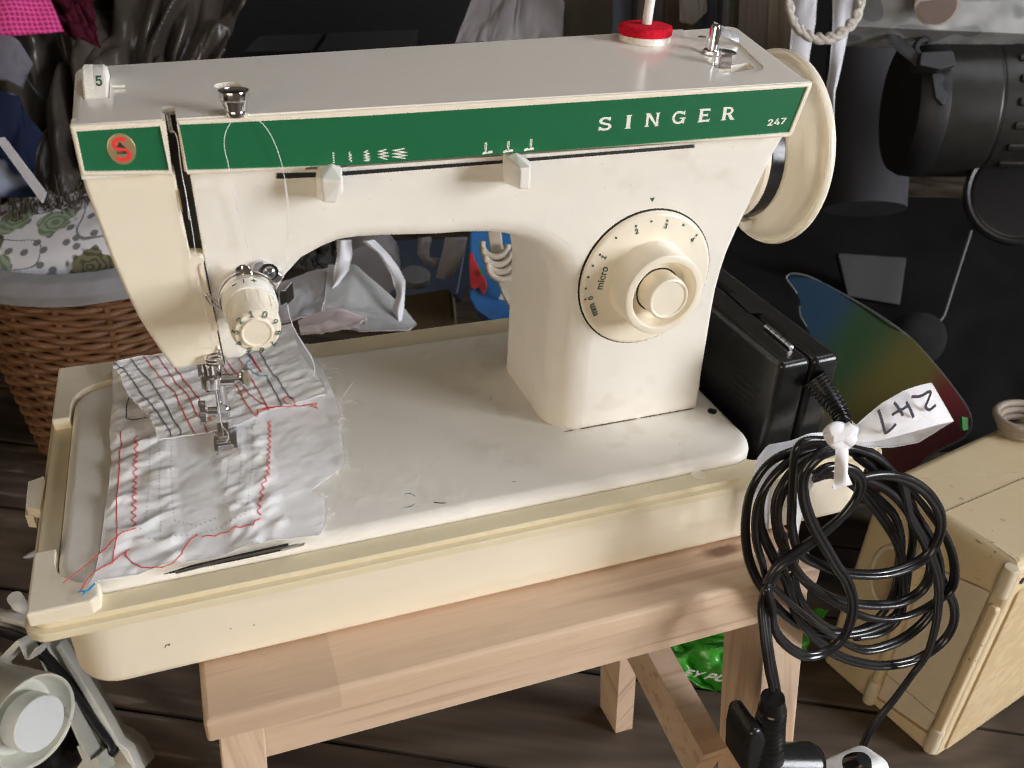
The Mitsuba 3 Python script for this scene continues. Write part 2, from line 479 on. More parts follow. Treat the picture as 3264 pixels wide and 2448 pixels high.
add('face_rib', front(extrude(sg.Polygon(xz([(0.0822,0.0453,0.1276), (0.0837,0.0453,0.1285), (0.086,0.0453,0.0952), (0.0847,0.0453,0.0949)])), 0.0012), 0.0455), 'ivory', SM)
# dark slot of the take-up lever
add('take_up_slot', box(0.0765, 0.0880, 0.0560, 0.0566, 0.112, 0.1900), 'slot_black', SM)
slot_l = xz([(0.0768,0.0478,0.1939), (0.0823,0.0478,0.1936), (0.0837,0.0478,0.1614), (0.0846,0.0478,0.13), (0.0792,0.0478,0.1306), (0.0784,0.0478,0.1515), (0.0781,0.0478,0.1657)])
add('slot_edge', front(extrude(sg.Polygon(xz([(0.0782,0.0453,0.1617), (0.079,0.0453,0.1625), (0.0792,0.0453,0.1523), (0.0785,0.0453,0.1523)])), 0.0004), 0.0456), 'brass', SM)

# smooth top cover
plan = np.array([(0.0440, 0.0400), (0.3828, 0.0400), (0.3990, 0.1385), (0.0410, 0.1385)])
cv = rounded(plan, 0.0075)
keep = cv[:, 1] > 0.052
cv = np.vstack([plan[:2], orient(cv)[[i for i in np.argsort(np.arctan2(orient(cv)[:, 1] - 0.05, orient(cv)[:, 0] - 0.2)) if orient(cv)[i, 1] > 0.055]]])
cv = dense(cv, 0.006)
rt = np.where(cv[:, 1] < 0.0405, 0.0002, 0.0032)
cover = rprism(cv, 0.0045, 0.026, rt, 0, 4)
for _ in range(2): cover = cover.subdivide()
cover.vertices[:, 0] += (cover.vertices[:, 2] - 0.026) * 0.285 * np.clip((cover.vertices[:, 0] - 0.30) / 0.08, 0, 1)
cover.vertices[:, 2] += cover_z(cover.vertices[:, 0], cover.vertices[:, 1]) - 0.026
cm = man(cover)
hole = lambda x, y, r, d: man(lathe([(0, -d), (r, -d), (r, 0.02), (0, 0.02)], (x, y, float(cover_z(x, y))), n=40))
cuts = []
for (hx, hy, _), r, d in zip([(0.1059,0.0855,0.1965), (0.207,0.1402,0.1965), (0.3873,0.1721,0.1965)], (0.0058, 0.0024, 0.0052), (0.012, 0.006, 0.010)):
    cuts.append(hole(hx, hy, r, d))
sx = 0.1935
cuts.append(man(box(0.0470, 0.0573, 0.0768, 0.1198, 0.1775, 0.22)))
tq = [(0.0771,0.0578,0.1935), (0.0821,0.0582,0.1935)]
cuts.append(man(box(0.0773, 0.0824, 0.03, 0.0580, 0.15, 0.22)))
rec = [(0.3633,0.1383,0.1985), (0.3679,0.1445,0.1985), (0.3787,0.1475,0.1985), (0.3863,0.1465,0.1985), (0.389,0.1387,0.1985), (0.3719,0.067,0.1985), (0.3675,0.0606,0.1985), (0.361,0.0577,0.1985), (0.3504,0.0566,0.1985), (0.34,0.0578,0.1985), (0.3424,0.0647,0.1985), (0.3475,0.0854,0.1985), (0.3531,0.1092,0.1985), (0.3578,0.1252,0.1985)]
rc = rounded(A(rec)[:, :2], 0.0016)
rcut = rprism(rc, -0.0012, 0.01)
rcut = rcut.subdivide().subdivide()
rcut.vertices[:, 2] += cover_z(rcut.vertices[:, 0], rcut.vertices[:, 1])
cuts.append(man(rcut))
ws = [(0.3474,0.0711,0.197), (0.3694,0.0764,0.197), (0.3676,0.0672,0.197), (0.355,0.0634,0.197), (0.3491,0.0633,0.197), (0.3447,0.0646,0.197)]
cuts.append(man(rprism(orient(A(ws)[:, :2]), 0.186, 0.21)))
for c in cuts: cm = cm - c
add('top_cover', tri(cm), 'cover', SM, label='smooth glossy pale top cover', smooth=35)

# grime along the foot of the column and specks on the paint
gp = A([(0.2678,0.0481,0.0005), (0.2881,0.0481,-0.0009), (0.3094,0.0481,-0.0015), (0.3313,0.0481,-0.0013), (0.3503,0.0481,-0.0005)])
gr = []
for k in range(46):
    t = rng.uniform(0, 4); i = min(int(t), 3)
    p = gp[i] + (gp[i + 1] - gp[i]) * (t - i)
    l = rng.uniform(0.0006, 0.0030)
    gr.append(tube([(p[0] - l, 0.0480, 0.0003), (p[0], 0.0478, 0.0003 + rng.uniform(0, 0.0004)), (p[0] + l, 0.0480, 0.0003)], rng.uniform(0.00012, 0.00032), 4))
for k in range(26):
    x, y = rng.uniform(0.13, 0.36), rng.uniform(0.01, 0.17)
    gr.append(trimesh.creation.icosphere(subdivisions=0, radius=rng.uniform(0.0001, 0.00025)).apply_translation((x, y, 0.0)))
for k in range(22):
    x, z = rng.uniform(0.09, 0.35), rng.uniform(0.135, 0.163)
    gr.append(trimesh.creation.icosphere(subdivisions=0, radius=rng.uniform(0.0001, 0.0002)).apply_translation((x, 0.0484, z)))
add('dirt_specks', join(gr), mat('dirt', (0.16, 0.12, 0.075), 0.9, 0.1), SM, kind='stuff')

# front band: cream frame, green inlays
outer = xz([(0.0439,0.0386,0.1923), (0.1214,0.0386,0.1923), (0.238,0.0386,0.1934), (0.3828,0.0386,0.1946), (0.383,0.0386,0.1929), (0.3767,0.0386,0.1683), (0.3748,0.0386,0.1677), (0.2939,0.0386,0.1691), (0.2395,0.0386,0.1694), (0.1545,0.0386,0.1697), (0.0957,0.0386,0.1696), (0.0701,0.0386,0.1709), (0.0442,0.0386,0.1726)])
g1 = xz([(0.0458,0.0386,0.1901), (0.076,0.0386,0.1904), (0.0767,0.0386,0.1725), (0.0457,0.0386,0.1744)])
g2 = xz([(0.0832,0.0386,0.1906), (0.0984,0.0386,0.1904), (0.1556,0.0386,0.1902), (0.2191,0.0386,0.1908), (0.2784,0.0386,0.1914), (0.3802,0.0386,0.1927), (0.3748,0.0386,0.1702), (0.275,0.0386,0.1693), (0.2238,0.0386,0.1694), (0.1546,0.0386,0.1691), (0.096,0.0386,0.1715), (0.0836,0.0386,0.1721)])
sl = xz([(0.0787,0.0386,0.2032), (0.0833,0.0386,0.203), (0.0832,0.0386,0.166), (0.0775,0.0386,0.1664)])
frame_g = sg.Polygon(outer).buffer(-0.0008).buffer(0.0008, quad_segs=6)
fo = orient(dense(A(frame_g.exterior.coords)[:-1], 0.006))
fm = man(front(rprism(fo, -0.0500, -0.0386, 0.0009, 0, 3)))
for q in (g1, g2):
    fm = fm - man(front(rprism(orient(q), -0.0398, -0.03)))
fm = fm - man(front(rprism(orient(sl), -0.06, -0.03)))
FB = add('front_band', tri(fm), 'ivory', SM, label='cream frame of the green band')
for q in (g1, g2):
    add('green_inlay', front(rprism(orient(q), -0.0415, -0.0396)), 'green_panel', FB, label='glossy green inlay')


def on_band(mesh, y=0.0396):
    return front(mesh, y)


# lettering on the band
def glyph_shapes():
    L, P = sg.LineString, sg.Polygon
    st, th, sf = 0.18, 0.12, 0.075                        # stem, thin stroke, serif
    stem = lambda x, w=st: P([(x - w / 2 - sf, 0), (x + w / 2 + sf, 0), (x + w / 2, 0.09), (x + w / 2, 0.91), (x + w / 2 + sf, 1), (x - w / 2 - sf, 1), (x - w / 2, 0.91), (x - w / 2, 0.09)])
    arm = lambda x0, x1, y, up: P([(x0, y), (x1, y), (x1 + 0.02, y + up * 0.24), (x1 - 0.05, y + up * 0.15), (x0, y + up * 0.15)])
    arc = lambda cx, cy, rx, ry, a, b: [(cx + rx * math.cos(math.radians(t)), cy + ry * math.sin(math.radians(t))) for t in np.linspace(a, b, 22)]
    S = L(arc(0.33, 0.715, 0.235, 0.20, 20, 250) + arc(0.33, 0.275, 0.255, 0.20, 80, -160)).buffer(0.074, cap_style=2)
    S = S.union(P([(0.50, 0.74), (0.60, 0.70), (0.58, 1.0), (0.50, 0.96)])).union(P([(0.02, 0.0), (0.11, 0.05), (0.16, 0.25), (0.03, 0.31)]))
    I = stem(0.2)
    N = shapely.union_all([stem(0.16, 0.13), stem(0.74, 0.13), P([(0.06, 1), (0.28, 1), (0.80, 0), (0.68, 0)])])
    G = L(arc(0.46, 0.5, 0.37, 0.41, 42, 325)).buffer(0.078, cap_style=2).union(P([(0.52, 0.47), (0.95, 0.47), (0.95, 0.40), (0.87, 0.37), (0.87, 0.0), (0.70, 0.1), (0.70, 0.37), (0.52, 0.40)])).union(P([(0.70, 0.76), (0.86, 0.66), (0.87, 1.0), (0.76, 0.93)]))
    E = shapely.union_all([stem(0.18), arm(0.2, 0.68, 0, 1), arm(0.2, 0.65, 1, -1), P([(0.2, 0.44), (0.5, 0.44), (0.56, 0.38), (0.56, 0.66), (0.5, 0.58), (0.2, 0.58)])])
    bowl = L([(0.2, 0.925)] + arc(0.42, 0.70, 0.20, 0.225, 90, -90) + [(0.2, 0.475)]).buffer(0.068, cap_style=2)
    R = shapely.union_all([stem(0.18), bowl, P([(0.36, 0.46), (0.54, 0.46), (0.76, 0.10), (0.86, 0), (0.58, 0)])])
    return dict(S=S, I=I, N=N, G=G, E=E, R=R)


gs = glyph_shapes()
ends = xz([(0.2671,0.0393,0.1773), (0.3401,0.0393,0.178), (0.2665,0.0393,0.1836), (0.3386,0.0393,0.1849)])
base_dir = (ends[1] - ends[0]) / np.linalg.norm(ends[1] - ends[0])
H = float(np.linalg.norm(ends[2] - ends[0]))
lets = []
for ch, (bx, _, bz) in zip('SINGER', [(0.2671,0.0393,0.1771), (0.2806,0.0393,0.1773), (0.2911,0.0393,0.1776), (0.3058,0.0393,0.1779), (0.3199,0.0393,0.1782), (0.3331,0.0393,0.1784)]):
    g = extrude(gs[ch], 0.0002)
    wx = g.bounds[1][0] - g.bounds[0][0]
    tw = {'S': 0.0066, 'I': 0.0037, 'N': 0.0080, 'G': 0.0074, 'E': 0.0068, 'R': 0.0080}[ch]
    g.vertices[:, 0] = (g.vertices[:, 0] - g.bounds[0][0]) * tw / wx
    g.vertices[:, 1] *= H
    lets.append(place(g, (bx, 0.0396, bz), (base_dir[0], 0, base_dir[1]), (0, 0, 1), (0, -1, 0)))
add('lettering', join(lets), 'print_white', FB, label='white maker name in widely spaced capitals')
q = [(0.3604,0.0394,0.1742), (0.3711,0.0394,0.1745)]
add('lettering', lettering('247', 0.0030, (q[0][0], 0.0396, q[0][2]), (q[1][0] - q[0][0], 0, q[1][2] - q[0][2] + 0.0001), (0, 0, 1), True, 0.0002, width=0.0108), 'print_white', FB, label='small white model number')


def zig(px, w):
    return strokes([[(p[0], p[2]) for p in px]], w, 0.0002)


zz = [zig([(0.1502,0.0394,0.175), (0.1497,0.0394,0.1744), (0.1506,0.0394,0.1737), (0.1497,0.0394,0.173), (0.1506,0.0394,0.1724), (0.1497,0.0394,0.1718), (0.1507,0.0394,0.1711), (0.1504,0.0394,0.1706)], 0.00042),
      zig([(0.1581,0.0394,0.1751), (0.1564,0.0394,0.1745), (0.1582,0.0394,0.1737), (0.1564,0.0394,0.1731), (0.1583,0.0394,0.1724), (0.1564,0.0394,0.172), (0.1583,0.0394,0.1713), (0.1566,0.0394,0.1708), (0.1584,0.0394,0.1706)], 0.00042),
      zig([(0.1661,0.0394,0.1751), (0.1629,0.0394,0.1744), (0.1662,0.0394,0.1735), (0.163,0.0394,0.1731), (0.1663,0.0394,0.1721), (0.163,0.0394,0.1718), (0.1664,0.0394,0.1705)], 0.00042),
      zig([(0.1742,0.0394,0.1749), (0.1694,0.0394,0.1744), (0.1743,0.0394,0.1732), (0.1694,0.0394,0.1729), (0.1744,0.0394,0.1718), (0.1695,0.0394,0.1715), (0.1744,0.0394,0.1705)], 0.00044)]
for a, b in ((1077, 1086), (1094, 1102), (1110, 1118), (1126, 1134), (1142, 1149)):
    t = (a - 1077) / 75 * 6
    zz.append(zig([(0.1431,0.0394,0.1752), (0.143,0.0394,0.1746)] if a == 1077 else [(p[0], 0, p[2]) for p in {1094: [(0.143,0.0394,0.1741), (0.143,0.0394,0.1736)], 1110: [(0.143,0.0394,0.1731), (0.143,0.0394,0.1726)], 1126: [(0.143,0.0394,0.1721), (0.143,0.0394,0.1717)], 1142: [(0.143,0.0394,0.1712), (0.143,0.0394,0.1707)]}[a]], 0.0007))
add('stitch_symbols', on_band(join(zz)), 'print_white', FB, label='row of white zigzag stitch symbols')
nd = []
for k, (px, pz) in enumerate([(p[0], p[2]) for p in [(0.2125,0.0394,0.1703), (0.2224,0.0394,0.1703), (0.2326,0.0394,0.1705)]]):
    off = (-0.0009, 0.0, 0.0009)[k]
    nd.append(strokes([[(px + off - 0.0004, pz + 0.0015), (px + off - 0.0004, pz + 0.0046), (px + off + 0.0004, pz + 0.0046), (px + off + 0.0003, pz + 0.0020), (px + off, pz + 0.0008)]], 0.00034, 0.0002))
    blob = shapely.union_all([sg.LineString([(px - 0.0019, pz), (px - 0.0008, pz + 0.0004)]).buffer(0.00055), sg.LineString([(px + 0.0008, pz + 0.0004), (px + 0.0019, pz + 0.0004)]).buffer(0.00055), sg.box(px - 0.0012, pz - 0.0002, px + 0.0012, pz + 0.0002)])
    nd.append(extrude(blob, 0.0002))
add('needle_symbols', on_band(join(nd)), 'print_white', FB, label='three white needle position symbols')

# round emblem
ec = (0.0605,0.0394,0.1821)
er = (0.0052, 0.0062)
add('emblem', front(place(lathe([(0, 0), (1, 0), (1, 0.0004), (0.93, 0.0006), (0, 0.0006)], n=48), (ec[0], ec[2], 0), (er[0], 0, 0), (0, er[1], 0), (0, 0, 1)), 0.0396), 'brass', FB, label='round brass emblem with a red letter')
Sg = shapely.affinity.affine_transform(sg.LineString([(0.33 + 0.26 * math.cos(math.radians(t)), 0.715 + 0.2 * math.sin(math.radians(t))) for t in np.linspace(35, 250, 20)] + [(0.33 + 0.27 * math.cos(math.radians(t)), 0.275 + 0.2 * math.sin(math.radians(t))) for t in np.linspace(80, -150, 20)]).buffer(0.082, cap_style=2),
                                   [0.0094, 0, 0, 0.0097, ec[0] - 0.0031, ec[2] - 0.0048])
add('emblem_letter', front(extrude(Sg, 0.0002), 0.03905), 'print_red', FB)
fk = 0.72
fp_ = lambda q: [(ec[0] + x * fk, ec[2] + z * fk) for x, z in q]
fig = [sg.Point(*fp_([(-0.0002, 0.0032)])[0]).buffer(0.0005), sg.Polygon(fp_([(-0.0008, 0.0026), (0.0006, 0.0028), (0.0017, 0.0013), (0.0028, 0.0010), (0.0008, 0.0008), (-0.0004, 0.0014), (-0.0021, 0.0015), (-0.0019, 0.0020)]))]
fig += [sg.box(ec[0] + dx * fk, ec[2] - 0.0018, ec[0] + dx * fk + 0.0003, ec[2] - 0.0007) for dx in (-0.0023, -0.0012, 0.0, 0.0010, 0.0019)] + [sg.box(ec[0], ec[2] - 0.0010, ec[0] + 0.0016, ec[2] - 0.0007)]
add('emblem_figure', front(extrude(shapely.union_all(fig), 0.0002), 0.0388), 'print_black', FB)

# two slide levers under the band


LV = [[(0.1421,0.038,0.1705), (0.146,0.038,0.1684), (0.1375,0.038,0.1689)] + [(0.1357,0.029,0.1673), (0.1359,0.029,0.1573), (0.141,0.029,0.1567)] + [(0.1437,0.0265,0.1668)] + [(0.1447,0.03,0.1607)],
      [(0.2259,0.0385,0.1695), (0.2331,0.0385,0.1652), (0.222,0.0385,0.1681)] + [(0.2226,0.04,0.1581)] + [(0.2231,0.025,0.1669), (0.228,0.025,0.1671), (0.2233,0.025,0.1574), (0.2279,0.025,0.1572)] + [(0.2328,0.036,0.1579)]]
for px in LV:
    pts = [A(p) for p in px]
    mm = man(hull(pts + [A((p[0], 0.0460, p[2] - (p[1] < 0.037) * 0.004)) for p in pts]))
    m = trimesh.smoothing.filter_taubin(tri(mm.refine_to_length(0.0008)), iterations=4)
    add('slide_lever', m, 'ivory_white', SM, label='cream slide lever under the green band', smooth=40)

# stitch length dial
DX, DZ = 0.3072, 0.0928
dp = [(0, 0), (0.0386, 0), (0.0386, 0.0006), (0.0378, 0.0016), (0.0362, 0.0024), (0.0240, 0.0030), (0.0232, 0.0036), (0.0226, 0.0060), (0.0227, 0.0195), (0.0225, 0.0212), (0.0218, 0.0218), (0.0190, 0.0220), (0.0183, 0.0216), (0.0178, 0.0206), (0.0160, 0.0140), (0.0126, 0.0136), (0, 0.0136)]
SD = add('stitch_length_dial', lathe(dp, (DX, 0.0477, DZ), (0, -1, 0), 96), 'ivory_knob', SM, label='big round cream stitch length dial', smooth=38)
add('groove', lathe([(0.0384, 0), (0.0394, 0), (0.0394, 0.0004), (0.0384, 0.0004)], (DX, 0.0484, DZ), (0, -1, 0), 96), 'slot_black', SD)
add('push_button', lathe([(0.0116, 0), (0.0116, 0.0112), (0.0112, 0.0126), (0.0104, 0.0130), (0.0098, 0.0128), (0.0094, 0.0122), (0, 0.0120)], (DX, 0.0341, DZ), (0, -1, 0), 64), 'ivory_knob', SD)
add('button_gap', lathe([(0.0113, 0.0002), (0.0124, 0.0002)], (DX, 0.0340, DZ), (0, -1, 0), 48), 'slot_black', SD)
DY = 0.0477 - 0.0027


def on_dial(m, px, pz, y=DY):
    """Lettering at a point of the dial, its top away from the centre."""
    r = nm(A((px - DX, 0, pz - DZ)))
    t = np.cross(r, (0, 1, 0)) * 1.0
    t = A((r[2], 0, -r[0]))
    return place(m, (px, y, pz), t, r, (0, -1, 0))


marks = [front(lathe([(0, 0), (0.00062, 0), (0.00062, 0.0003), (0, 0.0003)], (p[0], p[2], 0), n=14), DY + 0.0001) for p in [(0.3049,0.045,0.1267), (0.3143,0.045,0.1262), (0.3244,0.045,0.1228), (0.3334,0.045,0.1162), (0.2963,0.045,0.1249), (0.2855,0.045,0.1196), (0.2772,0.045,0.1112), (0.2738,0.045,0.1054), (0.2717,0.045,0.0992), (0.2708,0.045,0.0927), (0.2712,0.045,0.0864)]]
for txt, (px, _, pz), h in zip(('2', '3', '4', '1', 'micro', '0', 'mm'), [(0.2967,0.045,0.1228), (0.3139,0.045,0.1241), (0.332,0.045,0.1146), (0.2788,0.045,0.1101), (0.279,0.045,0.0978), (0.2733,0.045,0.0866), (0.2755,0.045,0.0791)], (0.0027, 0.0027, 0.0027, 0.0027, 0.0036, 0.0027, 0.0034)):
    marks.append(on_dial(lettering(txt, h, (0, 0, 0), (1, 0, 0), (0, 1, 0), bold=True, centre=True), DX + (px - DX) * 0.975, DZ + (pz - DZ) * 0.975))
add('dial_numbers', join(marks), 'print_green', SD, label='green dots and numbers on the dial')
ap = xz([(0.3043,0.0484,0.138), (0.307,0.0484,0.1382), (0.3058,0.0484,0.1359)])
add('pointer_mark', front(extrude(sg.Polygon(ap), 0.0002), 0.0483), 'print_green', SM, label='small green triangle above the dial')

# thread tension dial
TX, TZ = 0.1008, 0.1125
slim = lambda q: [(0.88 * r, h) for r, h in q]
TD = add('tension_dial', lathe(slim([(0, 0.003), (0.0116, 0.003), (0.0118, 0.0290), (0.0121, 0.0300), (0.0119, 0.0345), (0.0108, 0.0375), (0.0098, 0.0384), (0.0080, 0.0385), (0.0076, 0.0392), (0.0072, 0.0397), (0.0066, 0.0397), (0.0062, 0.0391), (0, 0.0391)]), (TX, 0.0435, TZ), (0, -1, 0), 72), 'ivory_knob', SM, label='cream tension dial with green numbers', smooth=35)
add('graduated_ring', lathe(slim([(0.0118, 0.0090), (0.0135, 0.0090), (0.0135, 0.0160), (0.0128, 0.0176), (0.0118, 0.0176)]), (TX, 0.0435, TZ), (0, -1, 0), 64), 'ivory_white', TD)
ribs = []
for k in range(12):
    a = (k + 0.3) * 2 * PI / 12
    ribs.append(place(rprism(rrect(-0.0004, 0.0100, 0.0004, 0.01062, 0.0002, n=2), 0.018, 0.0298, 0.0003, 0, 1), (TX, 0.0435, TZ), (math.cos(a), 0, math.sin(a)), (-math.sin(a), 0, math.cos(a)), (0, -1, 0)))
add('grip_ribs', join(ribs), 'ivory_knob', TD)
tn = []
for k, ch in enumerate('0123456789'):
    a = math.radians(62 + 36.5 * k) if k < 5 else math.radians(62 + 36 * k)
    px, pz = TX + 0.0087 * math.cos(a), TZ + 0.0087 * math.sin(a)
    r = A((math.cos(a), -0.0, math.sin(a)))
    tn.append(place(lettering(ch, 0.0028, (0, 0, 0), (1, 0, 0), (0, 1, 0), centre=True), (px - 0.0, 0.0435 - 0.0385, pz), (math.sin(a), 0, -math.cos(a)), nm(r + A((0, 0.45, 0))), nm(A((0, -1, 0)) + r * 0.45)))
add('dial_numbers', join(tn), 'print_green', TD)
gm = []
for a, ch in ((118, '-'), (97, 'l'), (76, '+')):
    a = math.radians(a)
    r = A((math.cos(a), 0, math.sin(a)))
    s = {'-': [[(-0.0011, 0), (0.0011, 0)]], 'l': [[(0, -0.0017), (0, 0.0017)]], '+': [[(-0.0012, 0), (0.0012, 0)], [(0, -0.0012), (0, 0.0012)]]}[ch]
    gm.append(place(strokes(s, 0.0005, 0.0002), A((TX, 0.0435 - 0.0127, TZ)) + r * 0.01195, (math.sin(a), 0, -math.cos(a)), (0, 1, 0), r))
add('ring_marks', join(gm), 'print_green', TD)
add('tension_discs', join([lathe(slim([(0.004, y0), (0.0138 + e, y0), (0.0142 + e, y0 + 0.0007), (0.0138 + e, y0 + 0.0014), (0.004, y0 + 0.0014)]), (TX, 0.0435, TZ), (0, -1, 0), 56) for y0, e in ((0.003, 0.0004), (0.0055, 0.0), (0.0074, 0.0004))] + [lathe([(0, -0.002), (0.0105, -0.002), (0.0105, 0.005), (0, 0.005)], (TX, 0.0435, TZ), (0, -1, 0), 40)]), 'chrome', TD, label='chrome tension discs')
# chrome fittings round the dial
sp = [(0.1035,0.047,0.1224), (0.1056,0.047,0.1257), (0.1096,0.047,0.126), (0.114,0.047,0.1223), (0.1175,0.047,0.118), (0.1168,0.047,0.1156), (0.1144,0.047,0.1144), (0.1117,0.047,0.1151)]
pl = rounded(xz(sp), 0.0016)
TG = add('thread_guide_plate', front(rprism(pl, -0.0484, -0.0458, 0.0008, 0, 2)), 'nickel', SM, label='chrome thread guide plate above the tension dial', smooth=50)
sc = (0.1114,0.0455,0.1206)
scr = man(lathe([(0, 0), (0.0032, 0), (0.0032, 0.0012), (0.0028, 0.0020), (0.0018, 0.0025), (0, 0.0027)], (sc[0], 0.0462, sc[2]), (0, -1, 0), 32)) - man(place(box(-0.005, 0.005, -0.0005, 0.0005, 0.0018, 0.006), (sc[0], 0.0462, sc[2]), nm((0.5, 0, 0.85)), nm((-0.85, 0, 0.5)), (0, -1, 0)))
add('slotted_screw', tri(scr), 'steel', TG)
add('screw_recess', lathe([(0, 0.0001), (0.0043, 0.0001)], (sc[0], 0.0457, sc[2]), (0, -1, 0), 28), 'slot_black', TG)
hk = [(0.0983,0.04,0.1246), (0.0994,0.04,0.1261), (0.1004,0.04,0.1267), (0.1015,0.04,0.1257), (0.1014,0.04,0.1223), (0.1017,0.04,0.1195)]
add('thread_hook', sweep(catmull([(p[0], p[1] - 0.0012 * i, p[2]) for i, p in enumerate(hk)], 6), circle(0.0022, 8, 0.0006), up=(0, -1, 0.3)), 'chrome', TD)
sq = [(0.1147,0.04,0.113), (0.1175,0.04,0.1132), (0.1178,0.04,0.1076), (0.1146,0.04,0.1062)]
add('side_guide', hull([A(p) + A((0, d, 0)) for p in sq for d in (0, 0.0012)] + [A(p) + A((0, 0.0012, 0)) for p in sq]), 'chrome', TD)
sq2 = [(0.118,0.0445,0.1115), (0.1212,0.0445,0.1151), (0.1213,0.0445,0.1071), (0.1181,0.0445,0.1039)]
add('side_guide', hull([A(p) + A((0, d, 0)) for p in sq2 for d in (0, 0.0012)]), 'steel', TD)
cs = [(0.0893,0.037,0.1145), (0.0879,0.037,0.1131), (0.0865,0.037,0.1137), (0.0851,0.037,0.1154), (0.084,0.037,0.1169), (0.0834,0.037,0.1171), (0.0832,0.037,0.1163), (0.0836,0.037,0.1146), (0.0848,0.037,0.1123), (0.0867,0.037,0.1107), (0.0884,0.037,0.1097)]
add('check_spring', tube(cs, 0.00055, 6, smoothn=5), 'steel', TD)

# needle bar, clamp, presser bar and foot
PB = thing('x', '', '') if False else None
NX, NY = 0.0805, 0.0850
rod = lambda x, y, z0, z1, r, n=20: lathe([(0, z0), (r * 0.85, z0), (r, z0 + r * 0.2), (r, z1 - r * 0.2), (r * 0.85, z1), (0, z1)], (x, y, 0), n=n)
add('needle_bar', join(rod(NX - 0.0010, NY - 0.005, 0.046, 0.082, 0.0032), rod(NX - 0.0012, NY - 0.005, 0.0445, 0.0525, 0.0052)), 'chrome', SM, label='chrome needle bar with its clamp')
nc = [(0.0736,0.08,0.0564), (0.0756,0.08,0.0565), (0.0753,0.08,0.0525), (0.0734,0.08,0.0516)]
add('needle_clamp', join(hull([A(p) + A((0, d, 0)) for p in [(0.0759,0.0785,0.049), (0.0833,0.0785,0.0479), (0.0812,0.0785,0.0421), (0.076,0.0785,0.043)] for d in (0, 0.004)]), hull([A(p) + A((0, d, 0)) for p in nc for d in (0, 0.004)])), 'steel', SM)
n0, n1, n2 = [(0.0834,0.08,0.0479), (0.0903,0.08,0.0473), (0.0943,0.08,0.0474)]
CS = add('clamp_screw', join(tube([n0, n1], 0.0031, 20), tube([n1, n2], 0.0015, 14)), 'chrome', SM, label='chrome clamp screw with an oval thumb head')
th = (0.0951,0.08,0.0475)
tax = nm(A(n2) - A(n0))
add('thumb_head', place(lathe([(0, 0), (0.85, 0), (1, 0.25), (1, 0.75), (0.85, 1), (0, 0.9)], n=32), th, A((-0.1, 0.2, 1)) * 0.0052, np.cross(nm(tax + A((0.0, -0.9, 0.25))), nm((-0.1, 0.2, 1))) * 0.0034, nm(tax + A((0.0, -0.9, 0.25))) * 0.0022), 'chrome', CS)
mo = [(0.076,0.0783,0.0433), (0.0814,0.0783,0.0433)]
add('needle_clamp', bar(mo[0], mo[1], 0.0004, 0.0007), 'slot_black', SM)
# coiled thread guide
cc = (0.0821,0.0425,0.081)
t = np.linspace(0, 2.6 * 2 * PI, 50)
coil = np.stack([cc[0] + 0.0036 * np.cos(t), cc[1] + 0.0030 * np.sin(t), cc[2] + 0.0022 - 0.0017 * t / (2 * PI)], 1)
add('thread_coil', tube(np.vstack([[(0.0851,0.045,0.0866), (0.0851,0.0435,0.0838)], coil]), 0.00062, 8), 'chrome', SM, label='chrome wire coil of the lower thread guide')
pt = [(0.0817,0.086,0.0413), (0.0825,0.086,0.0369), (0.0828,0.086,0.0283), (0.0827,0.086,0.0168)]
PF = add('presser_bar', join(rod(pt[1][0] + 0.0004, 0.0860, 0.022, 0.080, 0.0030)), 'chrome', SM, label='chrome presser bar with thumb screw and foot')
add('foot_ankle', hull([A(p) + A((0, d, 0)) for p in [(0.0799,0.081,0.0319), (0.0829,0.081,0.0326), (0.0844,0.081,0.0302), (0.0849,0.081,0.0236), (0.083,0.081,0.022), (0.0803,0.081,0.0228), (0.0797,0.081,0.0259)] for d in (0, 0.005)]), 'chrome', PF, smooth=45)
t0, t1, t2, t3 = [(0.0722,0.083,0.0282), (0.0749,0.083,0.028), (0.0797,0.083,0.0275), (0.0867,0.083,0.0279)]
add('thumb_screw', join(tube([t1, t2], 0.0026, 20), tube([t2, t3], 0.0013, 10), lathe([(0.0015, 0), (0.0016, 0)], t1, (1, 0, 0), 4)), 'chrome', PF)
knurl = A([(0.0062 * (1 + (0.03 if i % 2 else -0.03)) * math.cos(i * PI / 28), 0.0062 * (1 + (0.03 if i % 2 else -0.03)) * math.sin(i * PI / 28)) for i in range(56)])
ax = nm(A(t2) - A(t0))
b3 = basis(ax)
add('thumb_wheel', place(rprism(knurl, -0.0018, 0.0018, 0.0004, 0.0004, 2), t0, b3[:, 0], b3[:, 1], b3[:, 2]), 'steel', PF, label='knurled thumb screw')
fz = 0.0052
fo2 = A([(0.0762,0.1024,0.0065), (0.0778,0.104,0.0065), (0.085,0.1029,0.0065), (0.0873,0.1015,0.0065), (0.0881,0.0985,0.0065), (0.0872,0.0813,0.0065), (0.0864,0.0773,0.0065), (0.0854,0.0779,0.0065), (0.0848,0.0814,0.0065), (0.0775,0.0816,0.0065), (0.0773,0.0764,0.0065), (0.0757,0.0756,0.0065), (0.0752,0.0784,0.0065), (0.0753,0.0876,0.0065)])[:, :2]
foot = rprism(rounded(fo2, 0.0008), fz - 0.0012, fz + 0.0012, 0.0005, 0.0005, 2)
PFt = add('presser_foot', foot, 'nickel', PF, smooth=40)
add('foot_hinge', join(hull([A(p) + A((0, 0, d)) for p in [(0.0786,0.0967,0.0075), (0.0845,0.0956,0.0075), (0.0837,0.0856,0.0075), (0.078,0.0866,0.0075)] for d in (0, 0.004)]), tube([(0.0767,0.0829,0.0085), (0.0842,0.0823,0.0085)], 0.0014, 10)), 'chrome', PF)
